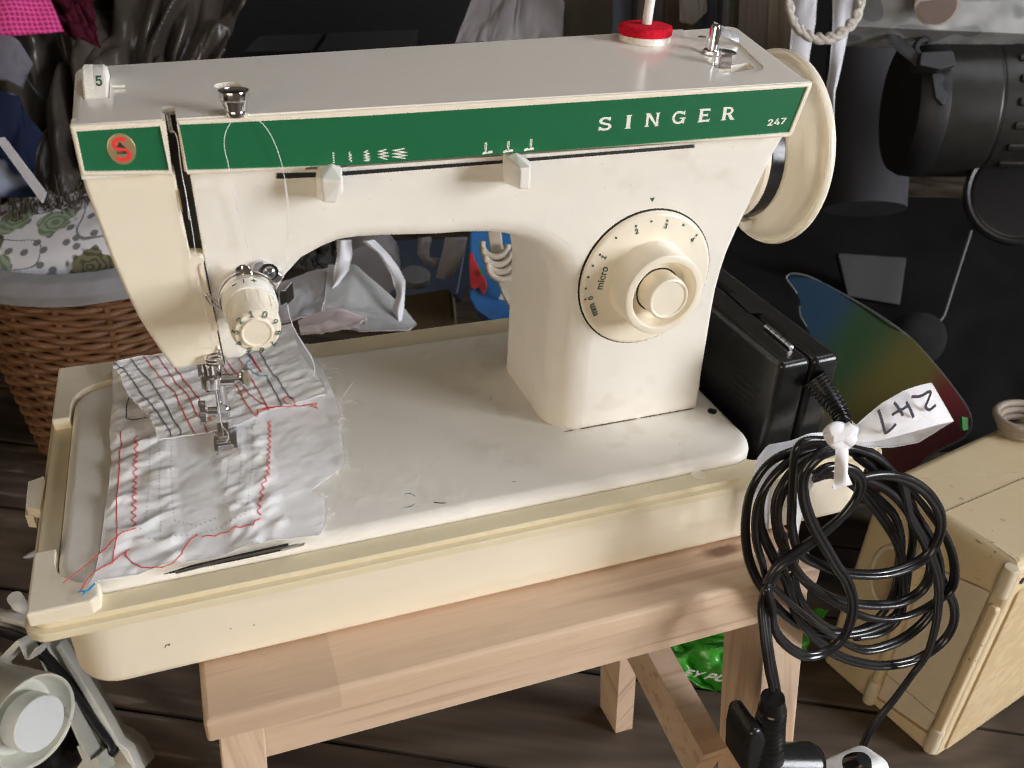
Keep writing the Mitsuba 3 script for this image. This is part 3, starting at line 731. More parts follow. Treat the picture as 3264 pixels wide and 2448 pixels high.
for p in [(0.0761,0.0767,0.0065), (0.0863,0.0768,0.0065)]:
    add('foot_toe', lathe([(0, -0.0012), (0.0011, -0.0006), (0.0013, 0), (0.0011, 0.0007), (0, 0.0013)], p, n=14), 'chrome', PF)
add('needle', tube([(0.0819,0.0795,0.0414), (0.0809,0.0795,0.0284), (0.0808,0.08,0.0136)], 0.0006, 8, scale=[1, 0.9, 0.5]), 'steel', SM)

# take-up lever
tl = [(0.0795,0.047,0.1921), (0.0796,0.047,0.1896), (0.0797,0.047,0.1864), (0.0799,0.047,0.1848)]
add('take_up_lever', tube([(p[0], 0.050 - 0.004 * math.sin(i * PI / 3), p[2]) for i, p in enumerate(tl)], 0.0008, 10, smoothn=6), 'chrome', SM, label='chrome take-up lever in its black slot')

# chrome thread post on the cover
cx, cy = 0.1055, 0.0420
cz = float(cover_z(cx, cy))
add('thread_post', lathe([(0, -0.0005), (0.0040, -0.0005), (0.0045, 0.0006), (0.0045, 0.0016), (0.0043, 0.0020), (0.0054, 0.0058), (0.0055, 0.0062), (0.0060, 0.0066), (0.0061, 0.0092), (0.0059, 0.0097), (0.0055, 0.0095), (0.0052, 0.0089), (0, 0.0086)], (cx, cy - 0.0005, cz - 0.0002), n=40), 'chrome', SM, label='chrome thread post on top, flaring upwards', smooth=40)
# pressure dial in its window
PRX, PRY, PRZ, PRR = 0.0523, 0.0983, 0.1733, 0.0279
prof = [(0, -0.0048), (PRR - 0.0006, -0.0048), (PRR, -0.0042), (PRR, -0.0004), (PRR + 0.0002, 0), (PRR + 0.0002, 0.0038), (PRR - 0.0006, 0.0046), (0, 0.0046)]
PR = add('pressure_dial', lathe(prof, (PRX, PRY, PRZ), (1, 0, 0), 96), 'ivory_white', SM, label='white ribbed pressure dial sunk in the left end of the cover')
rb = []
for k in range(-20, 21):
    a = PI / 2 + k * 0.052
    rb.append(place(box(-0.0004, 0.0004, -0.0003, 0.0004, -0.0040, -0.0005), (PRX, PRY + PRR * math.cos(a), PRZ + PRR * math.sin(a)), (0, math.sin(a), -math.cos(a)), (0, math.cos(a), math.sin(a)), (1, 0, 0)))
add('ribs', join(rb), 'ivory_white', PR)
for ch, a in (('5', 118), ('4', 68)):
    a = math.radians(a)
    r = PRR + 0.00012
    add('number', place(lettering(ch, 0.0036, (0, 0, 0), (1, 0, 0), (0, 1, 0), True, centre=True), (PRX + 0.0018, PRY + r * math.cos(a), PRZ + r * math.sin(a)), (1, 0, 0), (0, 1.6 * math.sin(a), -1.6 * math.cos(a)), (0, math.cos(a), math.sin(a))), 'print_green', PR)
add('dial_pit', box(0.0472, 0.0571, 0.0770, 0.1196, 0.1770, 0.1778), 'slot_black', SM)
lm = [A(p) for p in [(0.0581,0.0908,0.1938), (0.0636,0.0913,0.1938)]]
add('index_mark', bar(lm[0] + A((0, 0, 0.0004)), lm[1] + A((0, 0, 0.0004)), 0.0013, 0.0012), 'ivory_white', SM)

# spool pin
SX, SY = 0.3305, 0.1215
sz = float(cover_z(SX, SY))
add('spool_base', lathe([(0, -0.001), (0.0138, -0.001), (0.0140, 0.0016), (0.0136, 0.0026), (0, 0.0026)], (SX, SY, sz), n=56), 'ivory_white', SM)
add('spool_felt', lathe([(0, 0.0026), (0.0140, 0.0026), (0.0146, 0.0032), (0.0148, 0.0060), (0.0142, 0.0075), (0.0125, 0.0080), (0, 0.0081)], (SX, SY, sz), n=56), 'felt', SM, label='red felt ring on the spool pin')
add('spool_pin', tube([(SX, SY, sz), (SX + 0.0035, SY + 0.001, sz + 0.065)], 0.0027, 18), 'nylon', SM, label='white spool pin')

# bobbin winder
bx, by = (0.3566,0.0929,0.1985)[:2]
bz = float(cover_z(bx, by)) - 0.0012
BW = add('bobbin_winder', lathe([(0, 0), (0.0048, 0), (0.0050, 0.0006), (0.0050, 0.0022), (0.0046, 0.0026), (0.0032, 0.0026), (0.0030, 0.0028), (0.0030, 0.0135), (0.0024, 0.0150), (0, 0.0153)], (bx, by, bz), n=36), 'chrome', SM, label='chrome bobbin winder with spindle, latch and stop', smooth=40)
la = [A(p) for p in [(0.3636,0.1064,0.2121), (0.3672,0.1064,0.2095), (0.3808,0.1064,0.2048)]]
add('latch_arm', hull([q + A((dx, dy, dz)) for q, h in ((la[0], 0.003), (la[1] + A((0, 0, 0.0005)), 0.004), (la[2], 0.0038)) for dx in (0, 0.0006) for dy in (0, 0.0014) for dz in (0, -h)]), 'steel', BW)
tb = [A(p) for p in [(0.348,0.07,0.1959), (0.3547,0.07,0.1956), (0.3541,0.07,0.2024), (0.3509,0.07,0.2032), (0.3481,0.07,0.2026)]]
add('stop_tab', hull([q + A((0, d, 0)) for q in tb for d in (0, 0.0016)]), 'chrome', BW)
add('stop_tab', lathe([(0, 0), (0.0042, 0), (0.0046, 0.0005), (0.0042, 0.0011), (0, 0.0014)], A((0.3525,0.072,0.2035)) - A((0, 0, 0.0003)), (0.15, -0.1, 1), 24), 'steel', BW)
pz4 = A([(0.3625,0.1305,0.199), (0.3722,0.1352,0.199), (0.3728,0.1262,0.199), (0.3669,0.1184,0.199), (0.3581,0.1154,0.199)])
add('winder_plate', hull([q + A((0, 0, d)) for q in pz4 for d in (-0.0008, 0.0006)]), 'steel', BW)
sc4 = (0.3684,0.1241,0.1995)
scr = man(lathe([(0, 0), (0.0030, 0), (0.0030, 0.0010), (0.0024, 0.0020), (0, 0.0026)], (sc4[0], sc4[1], sc4[2] - 0.0002), n=24)) - man(box(sc4[0] - 0.0004, sc4[0] + 0.0004, sc4[1] - 0.01, sc4[1] + 0.01, sc4[2] + 0.0014, sc4[2] + 0.01))
add('slotted_screw', tri(scr), 'chrome', BW)

# handwheel
hp = [(0, -0.026), (0.0372, -0.026), (0.0376, -0.0240), (0.0372, -0.0220), (0.0372, -0.0150), (0.0380, -0.0130), (0.0440, -0.0105), (0.0480, -0.0070), (0.0502, -0.0030), (0.0514, -0.0004), (0.0530, 0.0006), (0.0545, 0.0000), (0.0553, 0.0018), (0.0548, 0.0044), (0.0520, 0.0066), (0.0460, 0.0080), (0.030, 0.0085), (0, 0.0085)]
HC = (0.4035, 0.0930, 0.1437)
HW = add('handwheel', lathe(hp, HC, (1, 0, 0), 96), 'ivory_knob', SM, label='cream handwheel at the right end', smooth=45)
add('belt_band', lathe([(0.0374, -0.0230), (0.0380, -0.0226), (0.0380, -0.0148), (0.0374, -0.0144)], HC, (1, 0, 0), 72), 'rubber', HW, label='black belt band round the hub')
add('wheel_peg', bar((0.3824,0.075,0.1054), (0.3882,0.075,0.1068), 0.005, 0.006), 'ivory', SM)

# ================================================================ the base tray
TR = thing('base_tray', 'cream plastic base tray with a stepped rim holding the sewing machine on the stool', 'tray')
well = rprism(rrect(-0.0006, -0.0026, 0.3716, 0.1790, 0.0225, n=10), -0.0285, 0.02)
well2 = rprism(rrect(0.3600, -0.0020, 0.4400, 0.1900, 0.006), -0.0440, 0.02)
body = tri(man(rprism(rrect(0.0005, -0.0166, 0.4470, 0.2000, 0.021, 0.01, n=8), -0.0516, -0.0100, 0, 0.0060, 6)) - man(well) - man(well2))
add('tray_body', body, 'cream', TR, label='smooth cream tray wall')
for z0, z1, x0, y0, x1, y1, r in ((-0.0140, -0.0093, -0.0128, -0.0171, 0.4500, 0.2060, 0.0105), (-0.0093, -0.0060, -0.0104, -0.0140, 0.4475, 0.2040, 0.0090)):
    add('tray_rim', tri(man(rprism(rrect(x0, y0, x1, y1, r, 0.01, n=6), z0, z1, 0.0008, 0.0006, 2)) - man(well) - man(well2)), 'cream_rim_shade', TR)
# raised corner pads
pad1 = [p[:2] for p in [(-0.0077,0.0411,0.001), (-0.0085,0.0314,0.001), (-0.005,-0.0151,0.001), (-0.0038,-0.0172,0.001), (0.016,-0.0174,0.001), (0.0182,-0.0143,0.001), (0.0187,-0.0084,0.001), (0.0175,-0.0073,0.001)]]
pp = np.array([(-0.0098, -0.0135), (0.0160, -0.0135), (0.0192, -0.0105), (0.0192, 0.0150), (0.0100, 0.0280), (-0.0098, 0.0280)])
add('corner_pad', tri(man(rprism(rounded(pp, 0.0012), -0.0061, 0.0010, 0.0014, 0, 3)) - man(well)), 'cream', TR, label='raised corner pad at the front left')
pp = np.array([(-0.0098, 0.1420), (0.0120, 0.1420), (0.0300, 0.1600), (0.0300, 0.2030), (-0.0098, 0.2030)])
add('corner_pad', tri(man(rprism(rounded(pp, 0.0012), -0.0061, 0.0010, 0.0014, 0, 3)) - man(well)), 'cream', TR, label='raised corner pad at the back left')
# catch on the left side
cl = [A(p) for p in [(-0.0196,0.0967,-0.007), (-0.0124,0.0996,-0.007), (-0.0112,0.0952,-0.007), (-0.0122,0.0705,-0.007), (-0.0189,0.0754,-0.007)]]
add('side_catch', join(hull([q + A((0, 0, d)) for q in cl for d in (0, -0.006)]), hull([q + A((0, 0, d)) for q in [(-0.0207,0.084,-0.012), (-0.0165,0.0821,-0.012), (-0.0165,0.0732,-0.012), (-0.0203,0.075,-0.012)] for d in (0, -0.008)])), 'cream', TR, label='small catch sticking out at the left side')
mat('scuff_brown', (0.12, 0.085, 0.06), 0.8)
sc = (0.3264,-0.0049,-0.006)
add('dimple', lathe([(0.0043, 0.0002), (0.0036, 0.0004), (0.0030, -0.0004 + 0.0005), (0, 0.00005)], (sc[0], sc[1], -0.0060), n=28), 'cream', TR)
for pts in ([(0.0413,-0.0168,-0.0333), (0.0416,-0.0168,-0.0319), (0.0429,-0.0168,-0.0316), (0.0436,-0.0168,-0.0316), (0.0429,-0.0168,-0.0326)], [(0.0706,-0.0168,-0.0304), (0.0711,-0.0168,-0.0307)], [(0.0811,-0.0168,-0.032), (0.0815,-0.0168,-0.0312)]):
    add('scuff', extrude(sg.Polygon(sg.LineString([(p[0], p[2]) for p in pts]).buffer(0.0002).exterior), 0.0001).apply_transform(np.array([[1, 0, 0, 0], [0, 0, -1, -0.0167], [0, 1, 0, 0], [0, 0, 0, 1]])), 'scuff_brown', TR)

# ================================================================ wooden stool


def wood(p, n, uv, along=0):
    a, b = (p.x, p.y) if along == 0 else (p.z, p.x + p.y)
    g = fbm(a * 6, b * 170, p.z * (170 if along == 0 else 6), 3)
    w = fbm(a * 3.5 + 4, b * 34, p.z * (34 if along == 0 else 4), 3)
    fine = noise(a * 60, b * 1400, p.z * (1400 if along == 0 else 60))
    c = mix((0.55, 0.39, 0.27), (0.69, 0.535, 0.395), w)
    c = mix(c, (0.40, 0.25, 0.16), smoothstep(0.52, 0.78, g) * 0.6)
    return c * (0.95 + 0.09 * fine)


KX, KY = (0.3395,-0.0208,-0.052)[:2]


def wood_top(p, n, uv):
    c = wood(p, n, uv)
    # board joints and one knot
    dx, dy = (p.x - KX) / 0.019, (p.y - KY) / 0.0065
    d = dr_sqrt(dx * dx + dy * dy)
    k = 1 - smoothstep(0.25, 1.0, d + 0.35 * (fbm(p.x * 160, p.y * 300, 0, 2) - 0.5))
    c = mix(c, (0.15, 0.075, 0.045), k * 0.9)
    j = smoothstep(0.4, 0.6, noise(mi.Float(3.1) + p.x * 0, dr_floor((p.x - 0.115) / 0.10), 2.0))
    return c * (0.93 + 0.12 * j)


import drjit as dr
dr_sqrt, dr_floor = dr.sqrt, dr.floor
mat('wood', wood, 0.55, 0.3)
mat('wood_top', wood_top, 0.45, 0.35)
mat('wood_leg', lambda p, n, uv: wood(p, n, uv, 1), 0.55, 0.3)
ST = thing('wooden_stool', 'plain pale wooden stool under the sewing machine', 'stool')
top = rprism(rrect(0.0535, -0.0495, 0.3895, 0.2150, 0.0022, 0.03, n=3), -0.0655, -0.0520, 0.0028, 0.0012, 3)
add('seat', top, 'wood_top', ST, label='pale wooden seat board with a dark knot')
add('apron', box(0.0590, 0.3830, -0.0472, -0.0300, -0.0898, -0.0657, 0.001), 'wood', ST)
add('apron', box(0.0590, 0.3830, 0.1900, 0.2080, -0.0898, -0.0657, 0.001), 'wood', ST)
FLOOR = -0.42


def leg(x0, x1, y0, y1, dx, dy, zt=-0.0658, zb=FLOOR):
    m = box(0, x1 - x0, 0, y1 - y0, 0, 1, 0.0012)
    s = m.vertices[:, 2].copy()
    zr = np.clip(s, 0, 1)
    m.vertices[:, 2] = zb + (zt - zb) * zr
    m.vertices[:, 0] += x0 + dx * (1 - zr)
    m.vertices[:, 1] += y0 + dy * (1 - zr)
    return m


add('leg', leg(0.0585, 0.0790, -0.0478, -0.0050, -0.022, -0.050), 'wood_leg', ST)
add('leg', leg(0.3560, 0.3845, -0.0478, -0.0060, 0.022, -0.050), 'wood_leg', ST)
add('leg', leg(0.0585, 0.0790, 0.1600, 0.2050, -0.022, -0.030), 'wood_leg', ST)
rl = (0.36,0.0885,-0.3624)
add('leg', hull([A(p) for p in [(0.3844,0.1258,-0.42), (0.4018,0.1252,-0.42), (0.3991,0.1504,-0.42), (0.3835,0.1579,-0.42)]] + [A(p) for p in [(0.3488,0.082,-0.25), (0.3636,0.0813,-0.25), (0.352,0.1003,-0.25), (0.3428,0.1061,-0.25)]]), 'wood_leg', ST)
br = [A(p) for p in [(0.366,0.0756,-0.2433), (0.366,0.0474,-0.2093), (0.366,-0.0286,-0.257), (0.366,-0.0384,-0.219)]]
add('stretcher', hull([q + A((d, 0, 0)) for q in br for d in (0, -0.0185)]), 'wood', ST)

# ================================================================ sewn fabric sample


SEAMS = [p[0] for p in [(0.0272,0.0712,0.0025), (0.0346,0.069,0.0025), (0.0416,0.0668,0.0025), (0.0493,0.0644,0.0025), (0.0801,0.0549,0.0025), (0.0866,0.0529,0.0025), (0.0983,0.0493,0.0025)]]


def pucker(x, y):
    """Short slanting gathers along the stitched rows, and slack folds between them."""
    x, y = A(x), A(y)
    a, b = 0.93 * x + 0.37 * y, 0.93 * y - 0.37 * x
    t_ = 0.012 * (meshkit.fbm(np.stack([x * 60, y * 60, x * 0 + 2], -1), 2, 21) - 0.5)
    q = np.stack([a * 70, (b + t_) * 135, x * 0], -1)
    q2 = np.stack([a * 120 + 7, b * 260, x * 0 + 4], -1)
    r = np.stack([x * 22, y * 20 + 5, x * 0], -1)
    w = sum(np.exp(-((x - s) / 0.0055) ** 2) for s in SEAMS)
    w = np.clip(w, 0.22, 1.0)
    g = meshkit.fbm(q, 2, 3)
    return w * (0.0060 * np.clip(g - 0.25, 0, 1) ** 1.1 + 0.0009 * meshkit.noise(q2, 5)) + 0.0042 * meshkit.fbm(r, 2, 9)


def low_z(x, y):
    return 0.0004 + 0.80 * pucker(x, y)


def up_z(x, y):
    return 0.0058 + 0.30 * pucker(x, y) + 0.0026 * meshkit.fbm(np.stack([A(x) * 60 + A(y) * 60, A(y) * 170 - A(x) * 70, A(x) * 0], -1), 2, 12)


def sheet(c0, c1, d0, d1, zf, nu, nv, thick):
    f = coons([p[:2] for p in c0], [p[:2] for p in c1], [p[:2] for p in d0], [p[:2] for p in d1])
    def fn(u, v):
        q = f(u, v)
        return np.concatenate([q, zf(q[..., 0], q[..., 1])[..., None]], -1)
    return grid(fn, nu, nv, thick)


mat('cotton', lambda p, n, uv: mix((0.84, 0.84, 0.85), (0.90, 0.90, 0.91), noise(p.x * 900, p.y * 900, p.z * 300)), 0.9, 0.15, sheen=0.2, bump=(lambda p, n, uv: noise(p.x * 2200, p.y * 300, 0.0) + noise(p.x * 300, p.y * 2200, 3.0), 0.00004))
FS = thing('fabric_sample', 'crumpled white cotton scrap with red and navy stitching under the needle', 'fabric')
low = sheet([(0.0149,-0.0066,0.0025), (0.0195,-0.0023,0.0025), (0.036,-0.0029,0.0025), (0.052,0.0002,0.0025), (0.0702,-0.0026,0.0025), (0.0893,-0.0004,0.0025), (0.1067,0.0003,0.0025), (0.1178,-0.0015,0.0025)], [(0.0219,0.1878,0.0025), (0.0454,0.1959,0.0025), (0.0707,0.1979,0.0025), (0.1,0.2023,0.0025), (0.1353,0.2139,0.0025)],
            [(0.0149,-0.0066,0.0025), (0.0175,0.0023,0.0025), (0.0191,0.0162,0.0025), (0.0209,0.0487,0.0025), (0.0222,0.0714,0.0025), (0.0227,0.0943,0.0025), (0.0213,0.1174,0.0025), (0.0225,0.1491,0.0025), (0.0219,0.1878,0.0025)], [(0.1178,-0.0015,0.0025), (0.1216,0.0062,0.0025), (0.1243,0.0165,0.0025), (0.1248,0.0259,0.0025), (0.119,0.0336,0.0025), (0.124,0.038,0.0025), (0.1398,0.0508,0.0025), (0.1418,0.0625,0.0025), (0.146,0.097,0.0025), (0.1478,0.1173,0.0025), (0.146,0.1517,0.0025), (0.1353,0.2139,0.0025)], low_z, 190, 190, 0.0004)
add('lower_layer', low, 'cotton', FS, smooth=True)
upp = sheet([(0.0474,0.0957,0.005), (0.0728,0.0944,0.005), (0.0802,0.0945,0.005), (0.0904,0.0975,0.005), (0.1041,0.1066,0.005), (0.1124,0.1107,0.005), (0.126,0.1128,0.005), (0.1414,0.1162,0.005)], [(0.0224,0.185,0.005), (0.0376,0.1895,0.005), (0.0651,0.1912,0.005), (0.0998,0.1964,0.005), (0.1351,0.2105,0.005)],
            [(0.0474,0.0957,0.005), (0.0455,0.1087,0.005), (0.0426,0.1215,0.005), (0.0372,0.1331,0.005), (0.0323,0.1463,0.005), (0.0292,0.1589,0.005), (0.0276,0.1704,0.005), (0.0243,0.1781,0.005), (0.0224,0.185,0.005)], [(0.1414,0.1162,0.005), (0.1422,0.1285,0.005), (0.1378,0.1497,0.005), (0.1339,0.1752,0.005), (0.1351,0.2105,0.005)], up_z, 170, 110, 0.0006)
add('folded_strip', upp, 'cotton', FS, label='folded strip lying on the lower layer', smooth=True)


def stitch(pts, zf, r=0.00022, lift=0.0003, wig=0.0):
    p = A(pts)[:, :2]
    s = np.r_[0, np.cumsum(np.linalg.norm(np.diff(p, axis=0), axis=1))]
    t = np.unique(np.r_[s, np.linspace(0, s[-1], max(4, int(s[-1] / 0.0009)))])
    q = np.stack([np.interp(t, s, p[:, 0]), np.interp(t, s, p[:, 1])], 1)
    if wig:
        d = np.gradient(q, axis=0); d /= np.linalg.norm(d, axis=1, keepdims=True) + 1e-12
        q = q + np.stack([-d[:, 1], d[:, 0]], 1) * wig * np.where(np.arange(len(q)) % 2 == 0, 1, -1)[:, None]
    z = zf(q[:, 0], q[:, 1]) + lift
    return tube(np.column_stack([q, z]), r, 5)


def zigzag(pts, amp, step):
    p = A(pts)[:, :2]
    s = np.r_[0, np.cumsum(np.linalg.norm(np.diff(p, axis=0), axis=1))]
    t = np.arange(0, s[-1], step)
    q = np.stack([np.interp(t, s, p[:, 0]), np.interp(t, s, p[:, 1])], 1)
    d = np.gradient(q, axis=0); d /= np.linalg.norm(d, axis=1, keepdims=True)
    q += np.stack([-d[:, 1], d[:, 0]], 1) * amp * np.where(np.arange(len(q)) % 2 == 0, 1, -1)[:, None]
    return np.column_stack([q, q[:, 0] * 0])


red_low = [zigzag([(0.0352,0.1091,0.0025), (0.0356,0.0928,0.0025), (0.0349,0.0783,0.0025), (0.0346,0.0667,0.0025), (0.0345,0.0521,0.0025), (0.0339,0.0364,0.0025), (0.0339,0.0283,0.0025), (0.0353,0.0266,0.0025)], 0.0011, 0.0027),
           zigzag([(0.1067,0.1047,0.0025), (0.1043,0.0849,0.0025), (0.1017,0.0664,0.0025), (0.0997,0.0513,0.0025), (0.0962,0.0431,0.0025), (0.0929,0.0285,0.0025), (0.0914,0.0179,0.0025)], 0.0010, 0.0027),
           zigzag([(0.0914,0.0179,0.0025), (0.088,0.0128,0.0025), (0.081,0.014,0.0025), (0.0736,0.0133,0.0025), (0.0675,0.0132,0.0025), (0.0628,0.0157,0.0025)], 0.0007, 0.0030),
           [(0.0275,0.1145,0.0025), (0.0278,0.1015,0.0025), (0.027,0.0929,0.0025), (0.0275,0.0794,0.0025), (0.0265,0.0691,0.0025), (0.0265,0.0513,0.0025), (0.0264,0.0387,0.0025), (0.027,0.0235,0.0025), (0.0255,0.0135,0.0025), (0.0248,0.0068,0.0025)],
           [(0.0626,0.0168,0.0025), (0.0591,0.0144,0.0025), (0.0562,0.0095,0.0025), (0.0548,0.0038,0.0025), (0.0508,-0.0014,0.0025), (0.0459,-0.0029,0.0025), (0.0411,-0.0012,0.0025), (0.0369,0.0007,0.0025), (0.0324,0.0067,0.0025), (0.0304,0.0106,0.0025), (0.0307,0.0138,0.0025), (0.0324,0.0155,0.0025), (0.0292,0.0123,0.0025), (0.0248,0.0073,0.0025), (0.0209,0.0058,0.0025), (0.0166,0.0027,0.0025), (0.015,-0.0003,0.0025), (0.0121,-0.0075,0.0025)],
           [(0.0353,0.0265,0.0025), (0.0292,0.0253,0.0025), (0.024,0.0206,0.0025), (0.0184,0.0148,0.0025), (0.0131,0.0083,0.0025), (0.0078,0.0029,0.0025), (0.0047,-0.0001,0.0025)]]
add('red_stitching', join([stitch(q, low_z) for q in red_low]), 'thread_red', FS)
red_up = [[(0.0411,0.1887,0.005), (0.0452,0.1754,0.005), (0.0508,0.1576,0.005), (0.0577,0.1402,0.005), (0.0606,0.1231,0.005), (0.0629,0.1098,0.005), (0.0652,0.0996,0.005), (0.0666,0.0939,0.005)], [(0.0485,0.1865,0.005), (0.0535,0.1713,0.005), (0.0582,0.1539,0.005), (0.0648,0.1351,0.005), (0.0681,0.1152,0.005), (0.0721,0.0989,0.005), (0.0726,0.0934,0.005)],
          [(0.0581,0.1724,0.005), (0.0635,0.1539,0.005), (0.0698,0.1321,0.005), (0.075,0.1103,0.005), (0.0753,0.104,0.005)], [(0.0861,0.1685,0.005), (0.0898,0.1477,0.005), (0.0932,0.1342,0.005), (0.0949,0.1202,0.005), (0.098,0.1077,0.005), (0.0997,0.1023,0.005)], [(0.0893,0.1692,0.005), (0.094,0.1513,0.005), (0.0963,0.1349,0.005), (0.0979,0.1275,0.005), (0.1029,0.1178,0.005), (0.1073,0.111,0.005)],
          [(0.0966,0.1705,0.005), (0.1003,0.1511,0.005), (0.1032,0.1344,0.005), (0.1059,0.1184,0.005), (0.1076,0.107,0.005)], [(0.1009,0.104,0.005), (0.1011,0.1089,0.005), (0.1073,0.111,0.005), (0.1149,0.1096,0.005)], [(0.1002,0.102,0.0055), (0.1011,0.107,0.0055), (0.1075,0.1105,0.0055), (0.1153,0.1089,0.0055), (0.1233,0.1081,0.0055), (0.1278,0.106,0.0055), (0.1345,0.1068,0.0055), (0.1337,0.1042,0.0055), (0.1295,0.106,0.0055), (0.1324,0.1035,0.0055), (0.1341,0.1002,0.0055), (0.1292,0.104,0.0055), (0.1225,0.1081,0.0055), (0.1221,0.1172,0.0055), (0.1193,0.1205,0.0055), (0.1163,0.1165,0.0055), (0.1174,0.1122,0.0055), (0.1211,0.1096,0.0055), (0.1247,0.1069,0.0055)],
          [(0.1027,0.1816,0.0055), (0.105,0.1697,0.0055), (0.1064,0.1584,0.0055), (0.1081,0.1508,0.0055), (0.1071,0.1537,0.0055), (0.1053,0.1641,0.0055), (0.1033,0.1739,0.0055)]]
add('red_stitching', join([stitch(q, up_z, wig=0.00012) for q in red_up]), 'thread_red', FS)
navy = [[(0.0239,0.1845,0.005), (0.03,0.1749,0.005), (0.0353,0.159,0.005), (0.0395,0.144,0.005), (0.0464,0.1259,0.005), (0.0497,0.1138,0.005), (0.0535,0.1018,0.005), (0.0541,0.0957,0.005)], [(0.0338,0.1874,0.005), (0.0383,0.1725,0.005), (0.0448,0.1562,0.005), (0.0496,0.1381,0.005), (0.0529,0.1269,0.005), (0.0553,0.1135,0.005), (0.0593,0.1001,0.005), (0.0588,0.096,0.005)],
        [(0.109,0.1827,0.0055), (0.1111,0.1698,0.0055), (0.1123,0.1575,0.0055), (0.1144,0.1472,0.0055), (0.1169,0.1395,0.0055), (0.1182,0.1307,0.0055), (0.1201,0.1202,0.0055), (0.1215,0.1158,0.0055)], [(0.1108,0.1448,0.0055), (0.1124,0.1307,0.0055), (0.1142,0.1188,0.0055), (0.1151,0.1106,0.0055)]]
add('navy_stitching', join([stitch(q, up_z, wig=0.00012) for q in navy] + [stitch([(0.0315,0.1505,0.0025), (0.0308,0.1418,0.0025), (0.0305,0.1268,0.0025), (0.0361,0.1247,0.0025), (0.0417,0.1231,0.0025)], low_z)]), 'thread_navy', FS)
add('blue_thread', stitch([(0.101,0.1821,0.0055), (0.1028,0.174,0.0055), (0.1036,0.1683,0.0055), (0.1004,0.1628,0.0055), (0.1003,0.1575,0.0055), (0.1038,0.1503,0.0055), (0.1067,0.1463,0.0055), (0.1105,0.1462,0.0055), (0.1113,0.142,0.0055)], up_z), 'thread_blue', FS)
add('blue_thread', join([stitch([(0.0179,-0.0046,0.001), (0.0155,-0.0076,0.001), (0.0129,-0.0098,0.001)], low_z, 0.0004), stitch([(0.0173,-0.0052,0.001), (0.0145,-0.0082,0.001), (0.0112,-0.0077,0.001)], low_z, 0.0004)]), 'thread_blue', FS)
dots = []
for q in ([(0.0422,0.1076,0.0025), (0.0423,0.0908,0.0025), (0.0417,0.0726,0.0025), (0.0411,0.0556,0.0025), (0.039,0.0369,0.0025), (0.0371,0.0253,0.0025)], [(0.0473,0.0918,0.0025), (0.0473,0.0769,0.0025), (0.0462,0.0596,0.0025), (0.0462,0.0431,0.0025), (0.0457,0.0226,0.0025)], [(0.0532,0.0938,0.0025), (0.0522,0.0754,0.0025), (0.0521,0.0522,0.0025), (0.0524,0.0358,0.0025)], [(0.0817,0.0737,0.0025), (0.0795,0.0551,0.0025), (0.076,0.036,0.0025)],
          [(0.0896,0.0947,0.0025), (0.0871,0.0647,0.0025), (0.0843,0.0422,0.0025)], [(0.0969,0.1034,0.0025), (0.094,0.0688,0.0025), (0.0882,0.0355,0.0025), (0.0854,0.0203,0.0025)], [(0.0385,0.0194,0.0025), (0.0485,0.0173,0.0025), (0.0593,0.0178,0.0025)], [(0.0526,0.0311,0.0025), (0.062,0.0235,0.0025), (0.0721,0.0265,0.0025), (0.0815,0.0326,0.0025)], [(0.0617,0.0171,0.0025), (0.0715,0.0185,0.0025), (0.0855,0.0213,0.0025)]):
    p = A(q)[:, :2]
    s = np.r_[0, np.cumsum(np.linalg.norm(np.diff(p, axis=0), axis=1))]
    for t in np.arange(0, s[-1], 0.0024):
        x, y = np.interp(t, s, p[:, 0]), np.interp(t, s, p[:, 1])
        dots.append((x, y, float(low_z(A([x]), A([y]))[0])))
dm = trimesh.creation.icosphere(subdivisions=0, radius=0.00032)
add('stitch_holes', join([dm.copy().apply_translation(d) for d in dots]), 'thread_navy', FS, kind='stuff')
fr = []
edge = A([(0.1178,-0.002,0.003), (0.1216,0.0056,0.003), (0.1243,0.0158,0.003), (0.1247,0.0252,0.003), (0.119,0.0329,0.003), (0.124,0.0374,0.003), (0.1397,0.0501,0.003), (0.1417,0.0618,0.003), (0.1458,0.0962,0.003), (0.1477,0.1165,0.003), (0.1459,0.1509,0.003), (0.1352,0.213,0.003)])
s = np.r_[0, np.cumsum(np.linalg.norm(np.diff(edge, axis=0), axis=1))]
for k in range(70):
    t = rng.uniform(0, s[-1])
    p = A([np.interp(t, s, edge[:, j]) for j in range(3)]) + A((-0.001, 0, 0))
    a = rng.normal(0.0, 0.9); l = rng.uniform(0.0015, 0.006) * (2.0 if rng.random() < 0.12 else 1)
    d = A((math.cos(a), math.sin(a), 0))
    e = A((-d[1], d[0], 0)) * rng.normal(0, 0.3)
    fr.append(tube([p, p + d * l * 0.4 + e * l * 0.3 + A((0, 0, 0.0012)), p + d * l * 0.8 + e * l + A((0, 0, 0.0006)), p + d * l + e * l * 1.6 + A((0, 0, -0.001))], 0.00010, 4, smoothn=3))
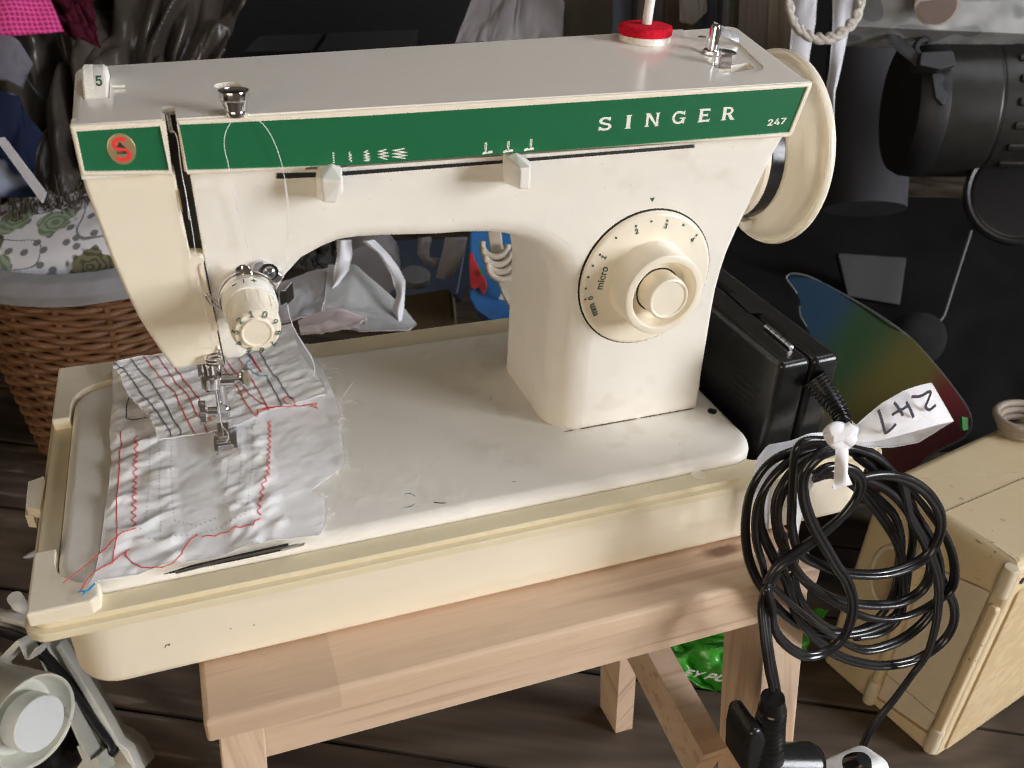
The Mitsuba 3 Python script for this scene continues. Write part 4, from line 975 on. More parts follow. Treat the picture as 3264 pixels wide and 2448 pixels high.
for q in ([(0.1485,0.111,0.004), (0.1528,0.118,0.004), (0.1572,0.1251,0.004), (0.1612,0.1308,0.004)], [(0.1453,0.1072,0.004), (0.1498,0.109,0.004), (0.1562,0.1095,0.004)], [(0.1155,0.12,0.005), (0.1214,0.1239,0.005), (0.1279,0.1286,0.005), (0.1323,0.135,0.005)], [(0.1445,0.0918,0.004), (0.1417,0.0749,0.004), (0.1402,0.0585,0.004), (0.1389,0.0456,0.004)], [(0.122,0.1338,0.006), (0.1257,0.1361,0.006), (0.1314,0.1344,0.006)], [(0.1147,0.1419,0.006), (0.1161,0.1467,0.006), (0.1192,0.1475,0.006)], [(0.1519,0.1192,0.0006), (0.1569,0.1144,0.0006), (0.1618,0.1069,0.0006)], [(0.1404,0.0548,0.0006), (0.1427,0.0508,0.0006), (0.1477,0.0473,0.0006)]):
    fr.append(tube(q, 0.00013, 4, smoothn=5))
add('frayed_threads', join(fr), 'thread_white', FS, kind='stuff')

# slide plate at the front edge of the bed
SP = add('slide_plate', extrude(sg.Polygon([p[:2] for p in [(0.0464,-0.0047,0.0004), (0.0585,-0.0025,0.0004), (0.0793,-0.0016,0.0004), (0.0977,-0.001,0.0004), (0.1027,-0.0008,0.0004), (0.1021,-0.0047,0.0004), (0.079,-0.0052,0.0004), (0.0601,-0.0052,0.0004)]]), 0.0005).apply_translation((0, 0, 0.0002)), 'slot_black', SM)
add('slide_plate', tube([A(p) + A((0, -0.0004, 0)) for p in [(0.0513,-0.0053,0.0008), (0.0711,-0.0039,0.0008), (0.0929,-0.0036,0.0008), (0.1072,-0.0031,0.0008)]], 0.0007, 8), 'steel', SM, label='bright edge of the metal slide plate')
add('slide_plate', extrude(sg.Polygon([p[:2] for p in [(0.0984,-0.005,0.001), (0.1102,-0.0034,0.001), (0.1094,-0.0051,0.001), (0.1032,-0.0053,0.001), (0.1002,-0.0055,0.001)]]), 0.0006).apply_translation((0, 0, 0.0008)), 'chrome', SM)

# ================================================================ white thread of the machine
WT = thing('upper_thread', 'thin white thread hanging in loops down the front of the machine head', 'thread')
for pts in ([(0.1024,0.034,0.1914), (0.1003,0.034,0.1883), (0.0991,0.034,0.1843), (0.0989,0.034,0.1802), (0.0994,0.034,0.176), (0.0996,0.034,0.1724), (0.0996,0.034,0.1689), (0.1006,0.034,0.162), (0.101,0.034,0.1561), (0.1008,0.034,0.1511)],
            [(0.1097,0.036,0.1927), (0.114,0.036,0.1908), (0.1171,0.036,0.1863), (0.1192,0.036,0.1806), (0.1205,0.036,0.1748), (0.1212,0.036,0.1695), (0.1218,0.036,0.1615), (0.122,0.036,0.1535), (0.1218,0.036,0.1484)],
            [(0.1,0.044,0.1615), (0.1016,0.044,0.1525), (0.1031,0.044,0.1415), (0.1039,0.044,0.1309), (0.1045,0.044,0.1186)], [(0.1213,0.036,0.1658), (0.1212,0.036,0.1494), (0.1186,0.036,0.1303), (0.1166,0.036,0.1216)]):
    add('strand', tube(pts, 0.00015, 5, smoothn=5), 'thread_white', WT)
add('strand', tube([(0.0803,0.042,0.1875), (0.0814,0.042,0.1859), (0.0817,0.042,0.1817), (0.0814,0.042,0.1757), (0.0813,0.042,0.1677), (0.0816,0.042,0.1604), (0.0812,0.042,0.15)], 0.00019, 5, smoothn=5), 'thread_white', WT)
add('strand', tube([(0.0775,0.0375,0.1878), (0.0767,0.0375,0.1852), (0.0768,0.0375,0.1815), (0.0768,0.0375,0.1765), (0.0766,0.0375,0.1723)], 0.00014, 5, smoothn=5), 'thread_white', WT)
add('strand', tube([(0.0814,0.042,0.1637), (0.0817,0.042,0.1551), (0.0818,0.042,0.1432), (0.0815,0.042,0.133), (0.081,0.042,0.1255), (0.0812,0.042,0.1192), (0.0828,0.042,0.1144), (0.0856,0.042,0.1147), (0.0902,0.042,0.1158)], 0.00015, 5, smoothn=5), 'thread_white', WT)
add('strand', tube([(0.0804,0.042,0.1218), (0.0813,0.042,0.112), (0.0824,0.042,0.0993), (0.082,0.042,0.0877)] + [(0.0822,0.079,0.0695), (0.0803,0.078,0.0479), (0.0808,0.078,0.0445), (0.0808,0.078,0.0315), (0.0808,0.0785,0.0217), (0.083,0.076,0.0185), (0.0832,0.074,0.0159), (0.0812,0.072,0.0141)], 0.00018, 5, smoothn=5), 'thread_white', WT)
add('strand', tube([(0.1178,0.042,0.105), (0.1181,0.042,0.0998), (0.1198,0.042,0.0919), (0.1233,0.042,0.0828), (0.126,0.042,0.0766), (0.1274,0.042,0.0704), (0.1267,0.042,0.0653)], 0.00018, 5, smoothn=5), 'thread_white', WT)

# ================================================================ foot pedal in the right end of the tray
FP = thing('foot_pedal', 'black plastic foot pedal standing in the right end of the tray', 'foot pedal')
pl, pr_ = 0.3785, 0.4000
lid = rprism(rrect(pl, 0.0100, pr_, 0.1650, 0.004, n=4), -0.0420, 0.0488, 0.0040, 0.002, 4)
add('pedal_body', lid, 'black_plastic', FP, label='black pedal half with a ribbed side')
add('pedal_lid', rprism(rrect(pr_ + 0.0007, 0.0095, 0.4195, 0.1650, 0.004, n=4), -0.0420, 0.0490, 0.0045, 0.002, 4), 'black_plastic', FP)
for k in range(5):
    a, b = A((0.3784,0.0436,0.0267)), A((0.3784,0.0224,0.0262))
    a = A([(0.3784,0.0436,0.0267), (0.3784,0.0472,0.0223), (0.3784,0.0502,0.0177), (0.3784,0.0526,0.0127), (0.3784,0.0531,0.0082)][k])
    b = A([(0.3784,0.0224,0.0262), (0.3784,0.0231,0.0224), (0.3784,0.0239,0.019), (0.3784,0.0252,0.015), (0.3784,0.0263,0.0111)][k])
    add('rib', tube([a, b], 0.0005, 6), 'black_plastic', FP)
hq = [A(p) for p in [(0.3944,0.0491,0.0505), (0.3937,0.0224,0.0505)]]
HG = add('hinge_pin', tube(hq, 0.0016, 14), 'steel', FP, label='steel hinge pin')
for t in (0.22, 0.42, 0.62, 0.8):
    add('knuckle_gap', tube([hq[0] + (hq[1] - hq[0]) * t, hq[0] + (hq[1] - hq[0]) * (t + 0.018)], 0.00172, 14), 'slot_black', HG)
rc = [A(p) for p in [(0.3987,0.0973,0.0492), (0.4059,0.0953,0.0492), (0.4041,0.0668,0.0492), (0.3961,0.069,0.0492)]]
add('latch_slot', hull([q + A((0, 0, d)) for q in rc for d in (0, 0.0003)]), 'slot_black', FP)
sp = A([(0.4027,0.008,0.0366), (0.4044,0.004,0.0337), (0.4063,-0.001,0.0303), (0.4072,-0.007,0.0273), (0.4076,-0.013,0.0246), (0.4066,-0.018,0.0226), (0.4066,-0.02,0.0201)])
spc = catmull(sp, 24)
ts = np.linspace(0, 1, len(spc))
rad = (0.0072 - 0.0034 * ts) * (1 + 0.10 * np.sign(np.sin(ts * 2 * PI * 15)) * (ts < 0.86))
add('cord_boot', sweep(spc, circle(1.0, 14), scale=rad), 'rubber', FP, label='ribbed black cord boot', smooth=40)

# ================================================================ coiled cord with its plugs
CD = thing('coiled_cord', 'black power cord tied into a loose hanging coil at the right', 'power cord')
fig8 = np.vstack([np.stack([0.00115 + 0.00155 * np.cos(t), 0.00155 * np.sin(t)], 1) for t in [np.linspace(-2.4, 2.4, 9)]] + [np.stack([-0.00115 - 0.00155 * np.cos(t), -0.00155 * np.sin(t)], 1) for t in [np.linspace(-2.4, 2.4, 9)]])
fig8 = orient(fig8)


def cord(pts, closed=False, tw=0.35, ph=0.0, n=9, sc=1.12):
    p = catmull(pts, n, closed)
    k = np.arange(len(p))
    up = np.tile(A((0.15, -1.0, 0.35)), (len(p), 1))
    t = ph + tw * np.sin(k / len(p) * 2 * PI * 2 + ph * 3)
    return sweep(p, fig8 * sc, up=up, closed=closed, twist=t)


LOOPS = [
    ([(0.3274,-0.076,-0.0236), (0.332,-0.076,-0.0119), (0.3446,-0.076,-0.0036), (0.3569,-0.076,0.0057), (0.3646,-0.076,0.0135), (0.3693,-0.076,0.0228), (0.3692,-0.076,0.0313), (0.3641,-0.076,0.0387), (0.356,-0.076,0.0434), (0.3459,-0.076,0.0456), (0.3391,-0.076,0.0423)], 0.3, 0.0),
    ([(0.3255,-0.078,-0.0212), (0.3327,-0.078,-0.0387), (0.3378,-0.078,-0.0553), (0.3491,-0.078,-0.0721), (0.3651,-0.078,-0.0863), (0.3794,-0.078,-0.0886), (0.3887,-0.078,-0.0819), (0.3905,-0.078,-0.0674), (0.3873,-0.078,-0.0518), (0.3788,-0.078,-0.0351), (0.3676,-0.078,-0.0203), (0.3539,-0.078,-0.0007), (0.3418,-0.078,0.0174), (0.3337,-0.078,0.0337), (0.3306,-0.078,0.0473), (0.3354,-0.078,0.0564), (0.3437,-0.078,0.0593)], 0.25, 0.3),
    ([(0.347,-0.072,0.0584), (0.3325,-0.072,0.0614), (0.3276,-0.072,0.057), (0.3301,-0.072,0.0406), (0.3344,-0.072,0.0213), (0.3376,-0.072,0.0083), (0.3467,-0.072,-0.0104), (0.3627,-0.072,-0.0233), (0.3826,-0.072,-0.0349), (0.4069,-0.072,-0.0431), (0.4258,-0.072,-0.0438), (0.4382,-0.072,-0.0381), (0.4418,-0.072,-0.0246), (0.4369,-0.072,-0.0088), (0.4233,-0.072,0.0081), (0.4061,-0.072,0.0215), (0.3899,-0.072,0.0288), (0.3749,-0.072,0.0312), (0.3657,-0.072,0.0291)], 0.3, 0.6),
    ([(0.3596,-0.065,0.0494), (0.3725,-0.065,0.0443), (0.3866,-0.065,0.0363), (0.4013,-0.065,0.0227), (0.4181,-0.065,0.0071), (0.4371,-0.065,-0.0125), (0.4573,-0.065,-0.0356), (0.4725,-0.065,-0.0597), (0.479,-0.065,-0.0792), (0.4732,-0.065,-0.0888), (0.4597,-0.065,-0.0949), (0.4425,-0.065,-0.0957), (0.4223,-0.065,-0.0892), (0.4054,-0.065,-0.0782), (0.3859,-0.065,-0.0629), (0.3668,-0.065,-0.0457), (0.3503,-0.065,-0.0251), (0.3397,-0.065,-0.0053), (0.3324,-0.065,0.0118), (0.3321,-0.065,0.0266), (0.3387,-0.065,0.0384), (0.3496,-0.065,0.045), (0.359,-0.065,0.0488)], 0.3, 1.2),
    ([(0.3619,-0.06,0.0464), (0.3469,-0.06,0.0454), (0.3317,-0.06,0.0363), (0.3254,-0.06,0.0226), (0.3286,-0.06,0.0025), (0.341,-0.06,-0.0211), (0.3546,-0.06,-0.0427), (0.3677,-0.06,-0.0706), (0.3838,-0.06,-0.0934), (0.407,-0.06,-0.1183), (0.4303,-0.06,-0.135), (0.4552,-0.06,-0.1469), (0.4805,-0.06,-0.1505), (0.4975,-0.06,-0.1417), (0.502,-0.06,-0.1268), (0.4958,-0.06,-0.1077), (0.4808,-0.06,-0.0856), (0.4624,-0.06,-0.0613), (0.4443,-0.06,-0.0333), (0.4245,-0.06,-0.0038), (0.4062,-0.06,0.0152), (0.3855,-0.06,0.0313), (0.3685,-0.06,0.0433)], 0.3, 0.2),
    ([(0.3539,-0.068,0.0503), (0.3391,-0.068,0.047), (0.3306,-0.068,0.0375), (0.3279,-0.068,0.0223), (0.3346,-0.068,0.0004), (0.3457,-0.068,-0.0183), (0.3585,-0.068,-0.0354), (0.377,-0.068,-0.0521), (0.3928,-0.068,-0.0627), (0.4126,-0.068,-0.0721), (0.4359,-0.068,-0.0777), (0.45,-0.068,-0.0721), (0.4517,-0.068,-0.0575), (0.4417,-0.068,-0.038), (0.4263,-0.068,-0.0161), (0.4097,-0.068,0.0032), (0.3937,-0.068,0.017), (0.3769,-0.068,0.0269)], 0.35, 1.4),
    ([(0.3615,-0.062,0.0454), (0.3394,-0.062,0.0443), (0.327,-0.062,0.0339), (0.3219,-0.062,0.0182), (0.3257,-0.062,-0.0032), (0.3342,-0.062,-0.0232), (0.3397,-0.062,-0.0364), (0.3502,-0.062,-0.0486), (0.3673,-0.062,-0.0674), (0.3848,-0.062,-0.085), (0.4081,-0.062,-0.1065), (0.4298,-0.062,-0.1217), (0.4512,-0.062,-0.1236), (0.465,-0.062,-0.1174), (0.4737,-0.062,-0.1059), (0.4758,-0.062,-0.0914), (0.4651,-0.062,-0.0625), (0.4521,-0.062,-0.0409), (0.4346,-0.062,-0.0192), (0.4176,-0.062,0.0003), (0.3982,-0.062,0.0185), (0.3773,-0.062,0.0362)], 0.3, 0.9),
    ([(0.3648,-0.058,0.0444), (0.3452,-0.058,0.0452), (0.3274,-0.058,0.0408), (0.3197,-0.058,0.0258), (0.3206,-0.058,0.0047), (0.3263,-0.058,-0.017), (0.3343,-0.058,-0.0346), (0.3447,-0.058,-0.0507), (0.3589,-0.058,-0.0697), (0.3746,-0.058,-0.0852), (0.3932,-0.058,-0.0981), (0.4133,-0.058,-0.1066), (0.4342,-0.058,-0.1089), (0.4508,-0.058,-0.1025), (0.4496,-0.058,-0.0837), (0.4402,-0.058,-0.059), (0.4308,-0.058,-0.0396), (0.4156,-0.058,-0.0196), (0.3985,-0.058,0), (0.3835,-0.058,0.0145), (0.3689,-0.058,0.024), (0.3572,-0.058,0.024)], 0.3, 0.5),
    ([(0.3726,-0.056,0.0397), (0.3906,-0.056,0.0308), (0.4036,-0.056,0.0174), (0.4192,-0.056,0), (0.4345,-0.056,-0.0201), (0.4436,-0.056,-0.0406), (0.4484,-0.056,-0.0631), (0.4534,-0.056,-0.0868), (0.4555,-0.056,-0.1084), (0.445,-0.056,-0.1181), (0.4258,-0.056,-0.1164)], 0.3, 1.3),
    ([(0.3945,-0.054,0.0062), (0.4087,-0.054,-0.0046), (0.4249,-0.054,-0.0202), (0.4364,-0.054,-0.0404), (0.4432,-0.054,-0.0634), (0.4472,-0.054,-0.0845), (0.4436,-0.054,-0.1018), (0.4331,-0.054,-0.1114), (0.4177,-0.054,-0.111), (0.4008,-0.054,-0.1007), (0.3848,-0.054,-0.0842), (0.3727,-0.054,-0.0662), (0.3643,-0.054,-0.047)], 0.3, 0.1),
    ([(0.4022,-0.07,0.0227), (0.4097,-0.07,0.0084), (0.4184,-0.07,-0.0076), (0.4327,-0.07,-0.0258), (0.4462,-0.07,-0.0447), (0.4587,-0.07,-0.0663), (0.467,-0.07,-0.0889), (0.4719,-0.07,-0.109), (0.4741,-0.07,-0.1329), (0.4688,-0.07,-0.1486), (0.4609,-0.07,-0.1704), (0.4518,-0.07,-0.1897), (0.4491,-0.07,-0.2095), (0.4489,-0.07,-0.2239), (0.4521,-0.07,-0.2401)], 0.2, 0.0),
    ([(0.3611,-0.045,-0.0259), (0.346,-0.06,-0.0283), (0.3302,-0.074,-0.0263), (0.3275,-0.076,-0.0371), (0.3274,-0.08,-0.0468), (0.3282,-0.085,-0.058), (0.3305,-0.09,-0.072), (0.3329,-0.095,-0.0841), (0.335,-0.098,-0.0967)], 0.2, 0.4),
    ([(0.3731,-0.045,-0.0494), (0.3489,-0.06,-0.037), (0.3327,-0.073,-0.0328), (0.33,-0.076,-0.0398), (0.3299,-0.08,-0.0487), (0.3307,-0.085,-0.0599), (0.3328,-0.09,-0.0739), (0.3343,-0.095,-0.0858), (0.3355,-0.098,-0.0969)], 0.2, 0.1),
]
for pts, tw, ph in LOOPS:
    add('cord', cord(pts, False, tw, ph), 'rubber', CD, smooth=True)
def plate2(pts, t, r):
    p = A(pts)
    return front(rprism(rounded(p[:, [0, 2]], r), -p[0, 1] - t, -p[0, 1], r * 0.7, r * 0.7, 3))


# angled connector on the end of the left strand
bt = catmull(A([(0.3289,-0.099,-0.0824), (0.3305,-0.0995,-0.0927), (0.3314,-0.1,-0.1058), (0.3329,-0.1005,-0.1195), (0.335,-0.101,-0.1363)]), 20)
ts = np.linspace(0, 1, len(bt))
CN = add('connector', plate2([(0.3136,-0.106,-0.0958), (0.3211,-0.106,-0.0967), (0.3274,-0.106,-0.1077), (0.3359,-0.106,-0.1206), (0.3415,-0.106,-0.1446), (0.3182,-0.106,-0.1339), (0.3143,-0.106,-0.1111)], 0.022, 0.004), 'black_plastic', CD, label='black right-angled connector with a ribbed boot', smooth=40)
add('boot', sweep(bt, circle(1.0, 16), scale=(0.0062 + 0.0036 * ts) * (1 + 0.07 * np.sign(np.sin(ts * 2 * PI * 15)) * (ts > 0.2))), 'rubber', CN, smooth=40)
add('socket_end', tube([(0.3352,-0.102,-0.1363), (0.3629,-0.105,-0.1435), (0.3653,-0.1052,-0.1445)], 0.0112, 24, scale=[1, 1, 0.9]), 'black_plastic', CN, smooth=50)
# white mains plug
MP = thing('mains_plug', 'white mains plug on the lower end of the black cord, at the bottom edge', 'plug')
pc = A((0.4135,-0.101,-0.2041))
plug = rprism(rrect(-0.026, -0.020, 0.026, 0.024, 0.013, 0.003), -0.012, 0.009, 0.006, 0.004, 4)
add('plug_body', place(plug, pc, nm((1, 0.1, -0.05)), nm((0.0, 0.35, 1)), None), 'nylon', MP)
add('cord_grip', lathe([(0, 0), (0.0085, 0), (0.0075, 0.004), (0.0045, 0.010), (0, 0.010)], A((0.3966,-0.109,-0.1583)), nm((0.1, -0.2, 1)), 24), 'rubber', MP)

# ================================================================ white tape tied round the coil
mat('tape', lambda p, n, uv: mix((0.78, 0.78, 0.82), (0.84, 0.84, 0.87), noise(p.x * 1600, p.y * 1600, p.z * 1600)), 0.9, 0.15, bump=(lambda p, n, uv: dr.abs(dr.sin((p.x + p.z * 0.7) * 5200)) * 0.5 + dr.abs(dr.sin((p.z - p.x * 0.6) * 3400)) * 0.5, 0.00012))
TP = thing('cotton_tape', 'white cotton tape knotted round the black cord, with handwritten digits on its loop', 'ribbon')


def tape(c0, c1, n=30, k=7, bow=0.0):
    f = coons(c0, c1, [c0[0], c1[0]], [c0[-1], c1[-1]])
    def fn(u, v):
        q = f(u, v)
        q = q + A((0, -1, 0)) * (bow * np.sin(PI * v) * np.sin(PI * np.clip(u, 0, 1)))[..., None]
        return q
    return grid(fn, n, k, 0.0005)


TL = add('tag_loop', tape([(0.3489,-0.08,0.0703), (0.3553,-0.08,0.0765), (0.362,-0.08,0.0819), (0.3727,-0.08,0.0867), (0.3808,-0.08,0.0881), (0.3879,-0.08,0.0884)], [(0.3478,-0.084,0.0657), (0.3568,-0.086,0.0659), (0.3644,-0.088,0.068), (0.3761,-0.089,0.0697), (0.3884,-0.089,0.0707), (0.4002,-0.088,0.0699)], 30, 12, 0.002), 'tape', TP, label='flat tape loop with black handwriting', smooth=True)
add('tag_loop', tape([(0.3556,-0.076,0.0609), (0.3675,-0.076,0.0577), (0.3793,-0.076,0.0585), (0.3918,-0.076,0.0623), (0.4028,-0.076,0.0727)], [(0.3523,-0.08,0.0612), (0.3616,-0.082,0.0585), (0.3727,-0.084,0.0578), (0.3856,-0.086,0.0592), (0.401,-0.0875,0.0691)], 30, 6), 'tape', TP, smooth=True)
ink = []
for pts in ([(0.3692,-0.0883,0.0892), (0.3744,-0.0883,0.0885), (0.3794,-0.0883,0.0901), (0.3798,-0.0883,0.0852), (0.3796,-0.0883,0.082), (0.3826,-0.0883,0.0797), (0.3855,-0.0883,0.0818)], [(0.3601,-0.0883,0.0878), (0.3644,-0.0883,0.0834), (0.3678,-0.0883,0.0794)], [(0.3611,-0.0883,0.081), (0.363,-0.0883,0.082), (0.3667,-0.0883,0.0833), (0.3693,-0.0883,0.0848)], [(0.3671,-0.0883,0.0868), (0.3709,-0.0883,0.0822), (0.3745,-0.0883,0.0771)], [(0.3523,-0.0883,0.0854), (0.3559,-0.0883,0.0795), (0.3607,-0.0883,0.071)], [(0.3607,-0.0883,0.071), (0.3633,-0.0883,0.0729), (0.3652,-0.0883,0.0754)]):
    ink.append(sweep(catmull(pts, 4), circle(0.00075, 6, 0.00012), up=(0, -1, 0.3)))
add('handwriting', join(ink), mat('ink', (0.035, 0.03, 0.04), 0.8), TL, label='handwritten digits')
kn = []
for k, (yy, q) in enumerate((
        (0, [(0.3271,-0.088,0.0799), (0.3299,-0.088,0.0761), (0.3348,-0.088,0.0718), (0.3397,-0.088,0.0701), (0.3421,-0.088,0.0718)]), (0, [(0.3269,-0.089,0.0792), (0.3302,-0.089,0.08), (0.3353,-0.089,0.0775), (0.3397,-0.089,0.0737), (0.3425,-0.089,0.0702)]), (0, [(0.3283,-0.09,0.0763), (0.3325,-0.09,0.0769), (0.3363,-0.09,0.0787), (0.3385,-0.09,0.0811)]),
        (0, [(0.336,-0.087,0.0701), (0.3347,-0.087,0.0734), (0.3339,-0.087,0.0775), (0.3349,-0.087,0.0792)]), (0, [(0.3384,-0.0885,0.0707), (0.3386,-0.0885,0.0736), (0.34,-0.0885,0.0762), (0.3407,-0.0885,0.079)]))):
    kn.append(sweep(catmull(q, 8), circle(0.0034, 10, 0.0019), up=(0, -1, 0.3), scale=0.75 + 0.35 * np.sin(np.linspace(0.2, PI - 0.2, len(catmull(q, 8))))))
add('knot', join(kn), 'tape', TP, smooth=True)
add('tail', tape([(0.333,-0.089,0.0721), (0.3337,-0.09,0.0652), (0.3357,-0.09,0.0557), (0.3389,-0.089,0.0449)], [(0.3403,-0.089,0.0706), (0.3413,-0.09,0.0636), (0.3435,-0.09,0.054), (0.3498,-0.089,0.0451)], 16, 9, 0.0035), 'tape', TP, label='hanging end of the tape', smooth=True)
add('back_tail', tape([(0.3727,-0.042,0.0387), (0.3614,-0.042,0.0402), (0.352,-0.042,0.0378), (0.3372,-0.042,0.0379), (0.3325,-0.042,0.03), (0.3331,-0.042,0.0186), (0.3364,-0.042,0.0043), (0.3426,-0.042,-0.0159), (0.3477,-0.042,-0.0338)], [(0.3712,-0.045,0.0359), (0.3601,-0.045,0.0399), (0.3536,-0.045,0.0361), (0.3447,-0.045,0.0321), (0.3434,-0.045,0.0237), (0.3431,-0.045,0.0141), (0.3446,-0.045,0.0001), (0.3477,-0.045,-0.0157), (0.3498,-0.045,-0.0288)], 36, 7), 'tape', TP, smooth=True)
add('back_tail', tape([(0.3776,-0.042,0.013), (0.3737,-0.042,0.0093), (0.371,-0.042,-0.004), (0.3715,-0.042,-0.0233), (0.3728,-0.042,-0.0376)], [(0.3639,-0.042,0.017), (0.3625,-0.042,0.0092), (0.3636,-0.042,-0.0022), (0.3667,-0.042,-0.0221), (0.3681,-0.042,-0.0353)], 16, 6), 'tape', TP, smooth=True)

# ================================================================ the setting behind and below
def plank_mat(p, n, uv):
    u = p.x * 0.88 - p.y * 0.475
    v = p.y * 0.88 + p.x * 0.475
    g = fbm(u * 3.5, v * 60, 0.0, 4)
    b = fbm(u * 7 + 3, v * 9, 5.0, 3)
    rings = 0.5 + 0.5 * dr.sin(60 * (fbm(u * 2.2, v * 6, 2.0, 2)) + v * 160)
    c = mix((0.052, 0.037, 0.026), (0.150, 0.115, 0.086), g)
    c = mix(c, (0.21, 0.18, 0.145), smoothstep(0.60, 0.74, fbm(u * 16, v * 120 + 4, 9.0, 3)) * smoothstep(0.42, 0.62, fbm(u * 3 + 8, v * 5, 4.0, 2)) * 0.7)
    c = mix(c, (0.030, 0.021, 0.016), smoothstep(0.45, 0.75, b) * 0.8)
    return c * (0.78 + 0.3 * rings)


mat('plank', plank_mat, 0.6, 0.3, bump=(lambda p, n, uv: fbm((p.x * 0.88 - p.y * 0.475) * 4, (p.y * 0.88 + p.x * 0.475) * 90, 0.0, 3), 0.0015))
mat('dark', (0.010, 0.0095, 0.010), 0.7, 0.25)
mat('dark_floor', (0.012, 0.010, 0.008), 0.8, 0.2)
add('floor', box(-2.5, 4.0, -1.5, 3.2, FLOOR - 0.03, FLOOR - 0.016), 'dark_floor', None, 'dark floor of old boards', 'floor', kind='structure')
pd, pn = nm((0.88, -0.475, 0)), nm((0.475, 0.88, 0))
off = -0.74
k = 0
while off < 2.6:
    w = 0.1210
    cc = pn * (off + w / 2) + pd * 0.5
    n = 40
    prof = np.array([(-w / 2 + 0.002, -0.006), (-w / 2 + 0.002, -0.001), (-w / 2 + 0.005, 0.0), (w / 2 - 0.005, 0.0), (w / 2 - 0.002, -0.001), (w / 2 - 0.002, -0.006)])
    L = np.linspace(-2.2, 2.2, n)
    path = cc + pd * L[:, None] + A((0, 0, FLOOR))
    v = np.vstack([p + pn * (prof[:, :1] + 0.0012 * np.sin(L[i] * 9 + k) + 0.0008 * np.sin(L[i] * 31 + 2 * k)) + A((0, 0, 1)) * (prof[:, 1:] - 0.0005 * rng.random()) for i, p in enumerate(path)])
    f = []
    for i in range(n - 1):
        for q in range(5):
            a = i * 6 + q
            f += [[a, a + 1, a + 7], [a, a + 7, a + 6]]
    add('plank', trimesh.Trimesh(v, np.array(f)[:, ::-1], process=False), 'plank', 'floor')
    off += w + 0.0015
    k += 1
add('back_wall', box(-2.5, 4.0, 2.25, 2.3, FLOOR, 0.9), 'dark', None, 'dark wall behind everything', 'wall', kind='structure')


def plate(pts, thick, away=None, r=0.0):
    """A solid of the given thickness behind a 3D outline."""
    p = A(pts)
    c = p.mean(0)
    u, s, vt = np.linalg.svd(p - c)
    x, n = vt[0], vt[2]
    y = np.cross(n, x)
    if (CAM - c) @ n < 0: n, y = -n, -y
    q = np.stack([(p - c) @ x, (p - c) @ y], 1)
    if r: q = rounded(q, r)
    m = rprism(q, -thick, 0, min(r * 0.6, thick / 3), 0, 3)
    return place(m, c, x, y, n)


def cloth(c0, c1, amp=0.02, freq=14.0, seed=1, nu=70, nv=70, ridge=True, thick=0.002, folds=None, aniso=(1, 1)):
    """A draped cloth between two edge lines: folds along and across."""
    f = coons(c0, c1, [c0[0], c1[0]], [c0[-1], c1[-1]])
    def fn(u, v):
        p = f(u, v)
        du, dv = np.gradient(p, axis=0), np.gradient(p, axis=1)
        n = np.cross(du, dv); n /= np.linalg.norm(n, axis=-1, keepdims=True) + 1e-12
        if (A(CAM) - p.reshape(-1, 3).mean(0)) @ n.reshape(-1, 3).mean(0) < 0: n = -n
        q = np.stack([u * freq * aniso[0], v * freq * aniso[1], u * 0 + seed * 3.7], -1)
        w = np.stack([meshkit.fbm(q * 0.6 + 9, 2, seed + 5), meshkit.fbm(q * 0.6 + 31, 2, seed + 8), u * 0], -1) * 1.6
        h = meshkit.fbm(q * 0.45 + w, 3, seed)
        if ridge: h = 1 - np.abs(2 * h - 1) * 2.2
        e = 0 if folds is None else folds(u, v)
        return p + n * (amp * h + e)[..., None]
    return grid(fn, nu, nv, thick)


# ---------------------------------------------------------------- wicker basket, its liner and the flowered cushion
def wicker(p, n, uv):
    t = fbm(p.x * 30, p.y * 30, p.z * 120, 3)
    return mix((0.075, 0.032, 0.014), (0.29, 0.15, 0.075), t)


mat('wicker', wicker, 0.45, 0.4)
mat('wicker_dark', (0.012, 0.008, 0.006), 0.8, 0.2)
WB = thing('wicker_basket', 'brown wicker basket with a grey cloth liner at the left', 'basket')
bc = A((-0.0358,0.7815,-0.2285))
bx0, by0 = bc[0], bc[1]
ztop = (-0.0591,0.6463,-0.1605)[2] + 0.010
brad = lambda t: 0.112 + 0.034 * t                    # from the bottom (0) to the rim (1)
rows = 34
axis_x = nm((RX, RY, 0)) if False else None
ell = 1.0


def ring(t, phase, r_w, wob):
    a = np.linspace(0, 2 * PI, 180, endpoint=False)
    r = brad(t) + wob * np.cos(a * 17 + phase)
    z = FLOOR + 0.004 + (ztop - FLOOR) * t + 0.0016 * np.sin(a * 5 + phase * 2.0)
    return sweep(np.stack([bx0 + ell * r * np.cos(a), by0 + r * np.sin(a), z], 1), circle(r_w, 6), closed=True)


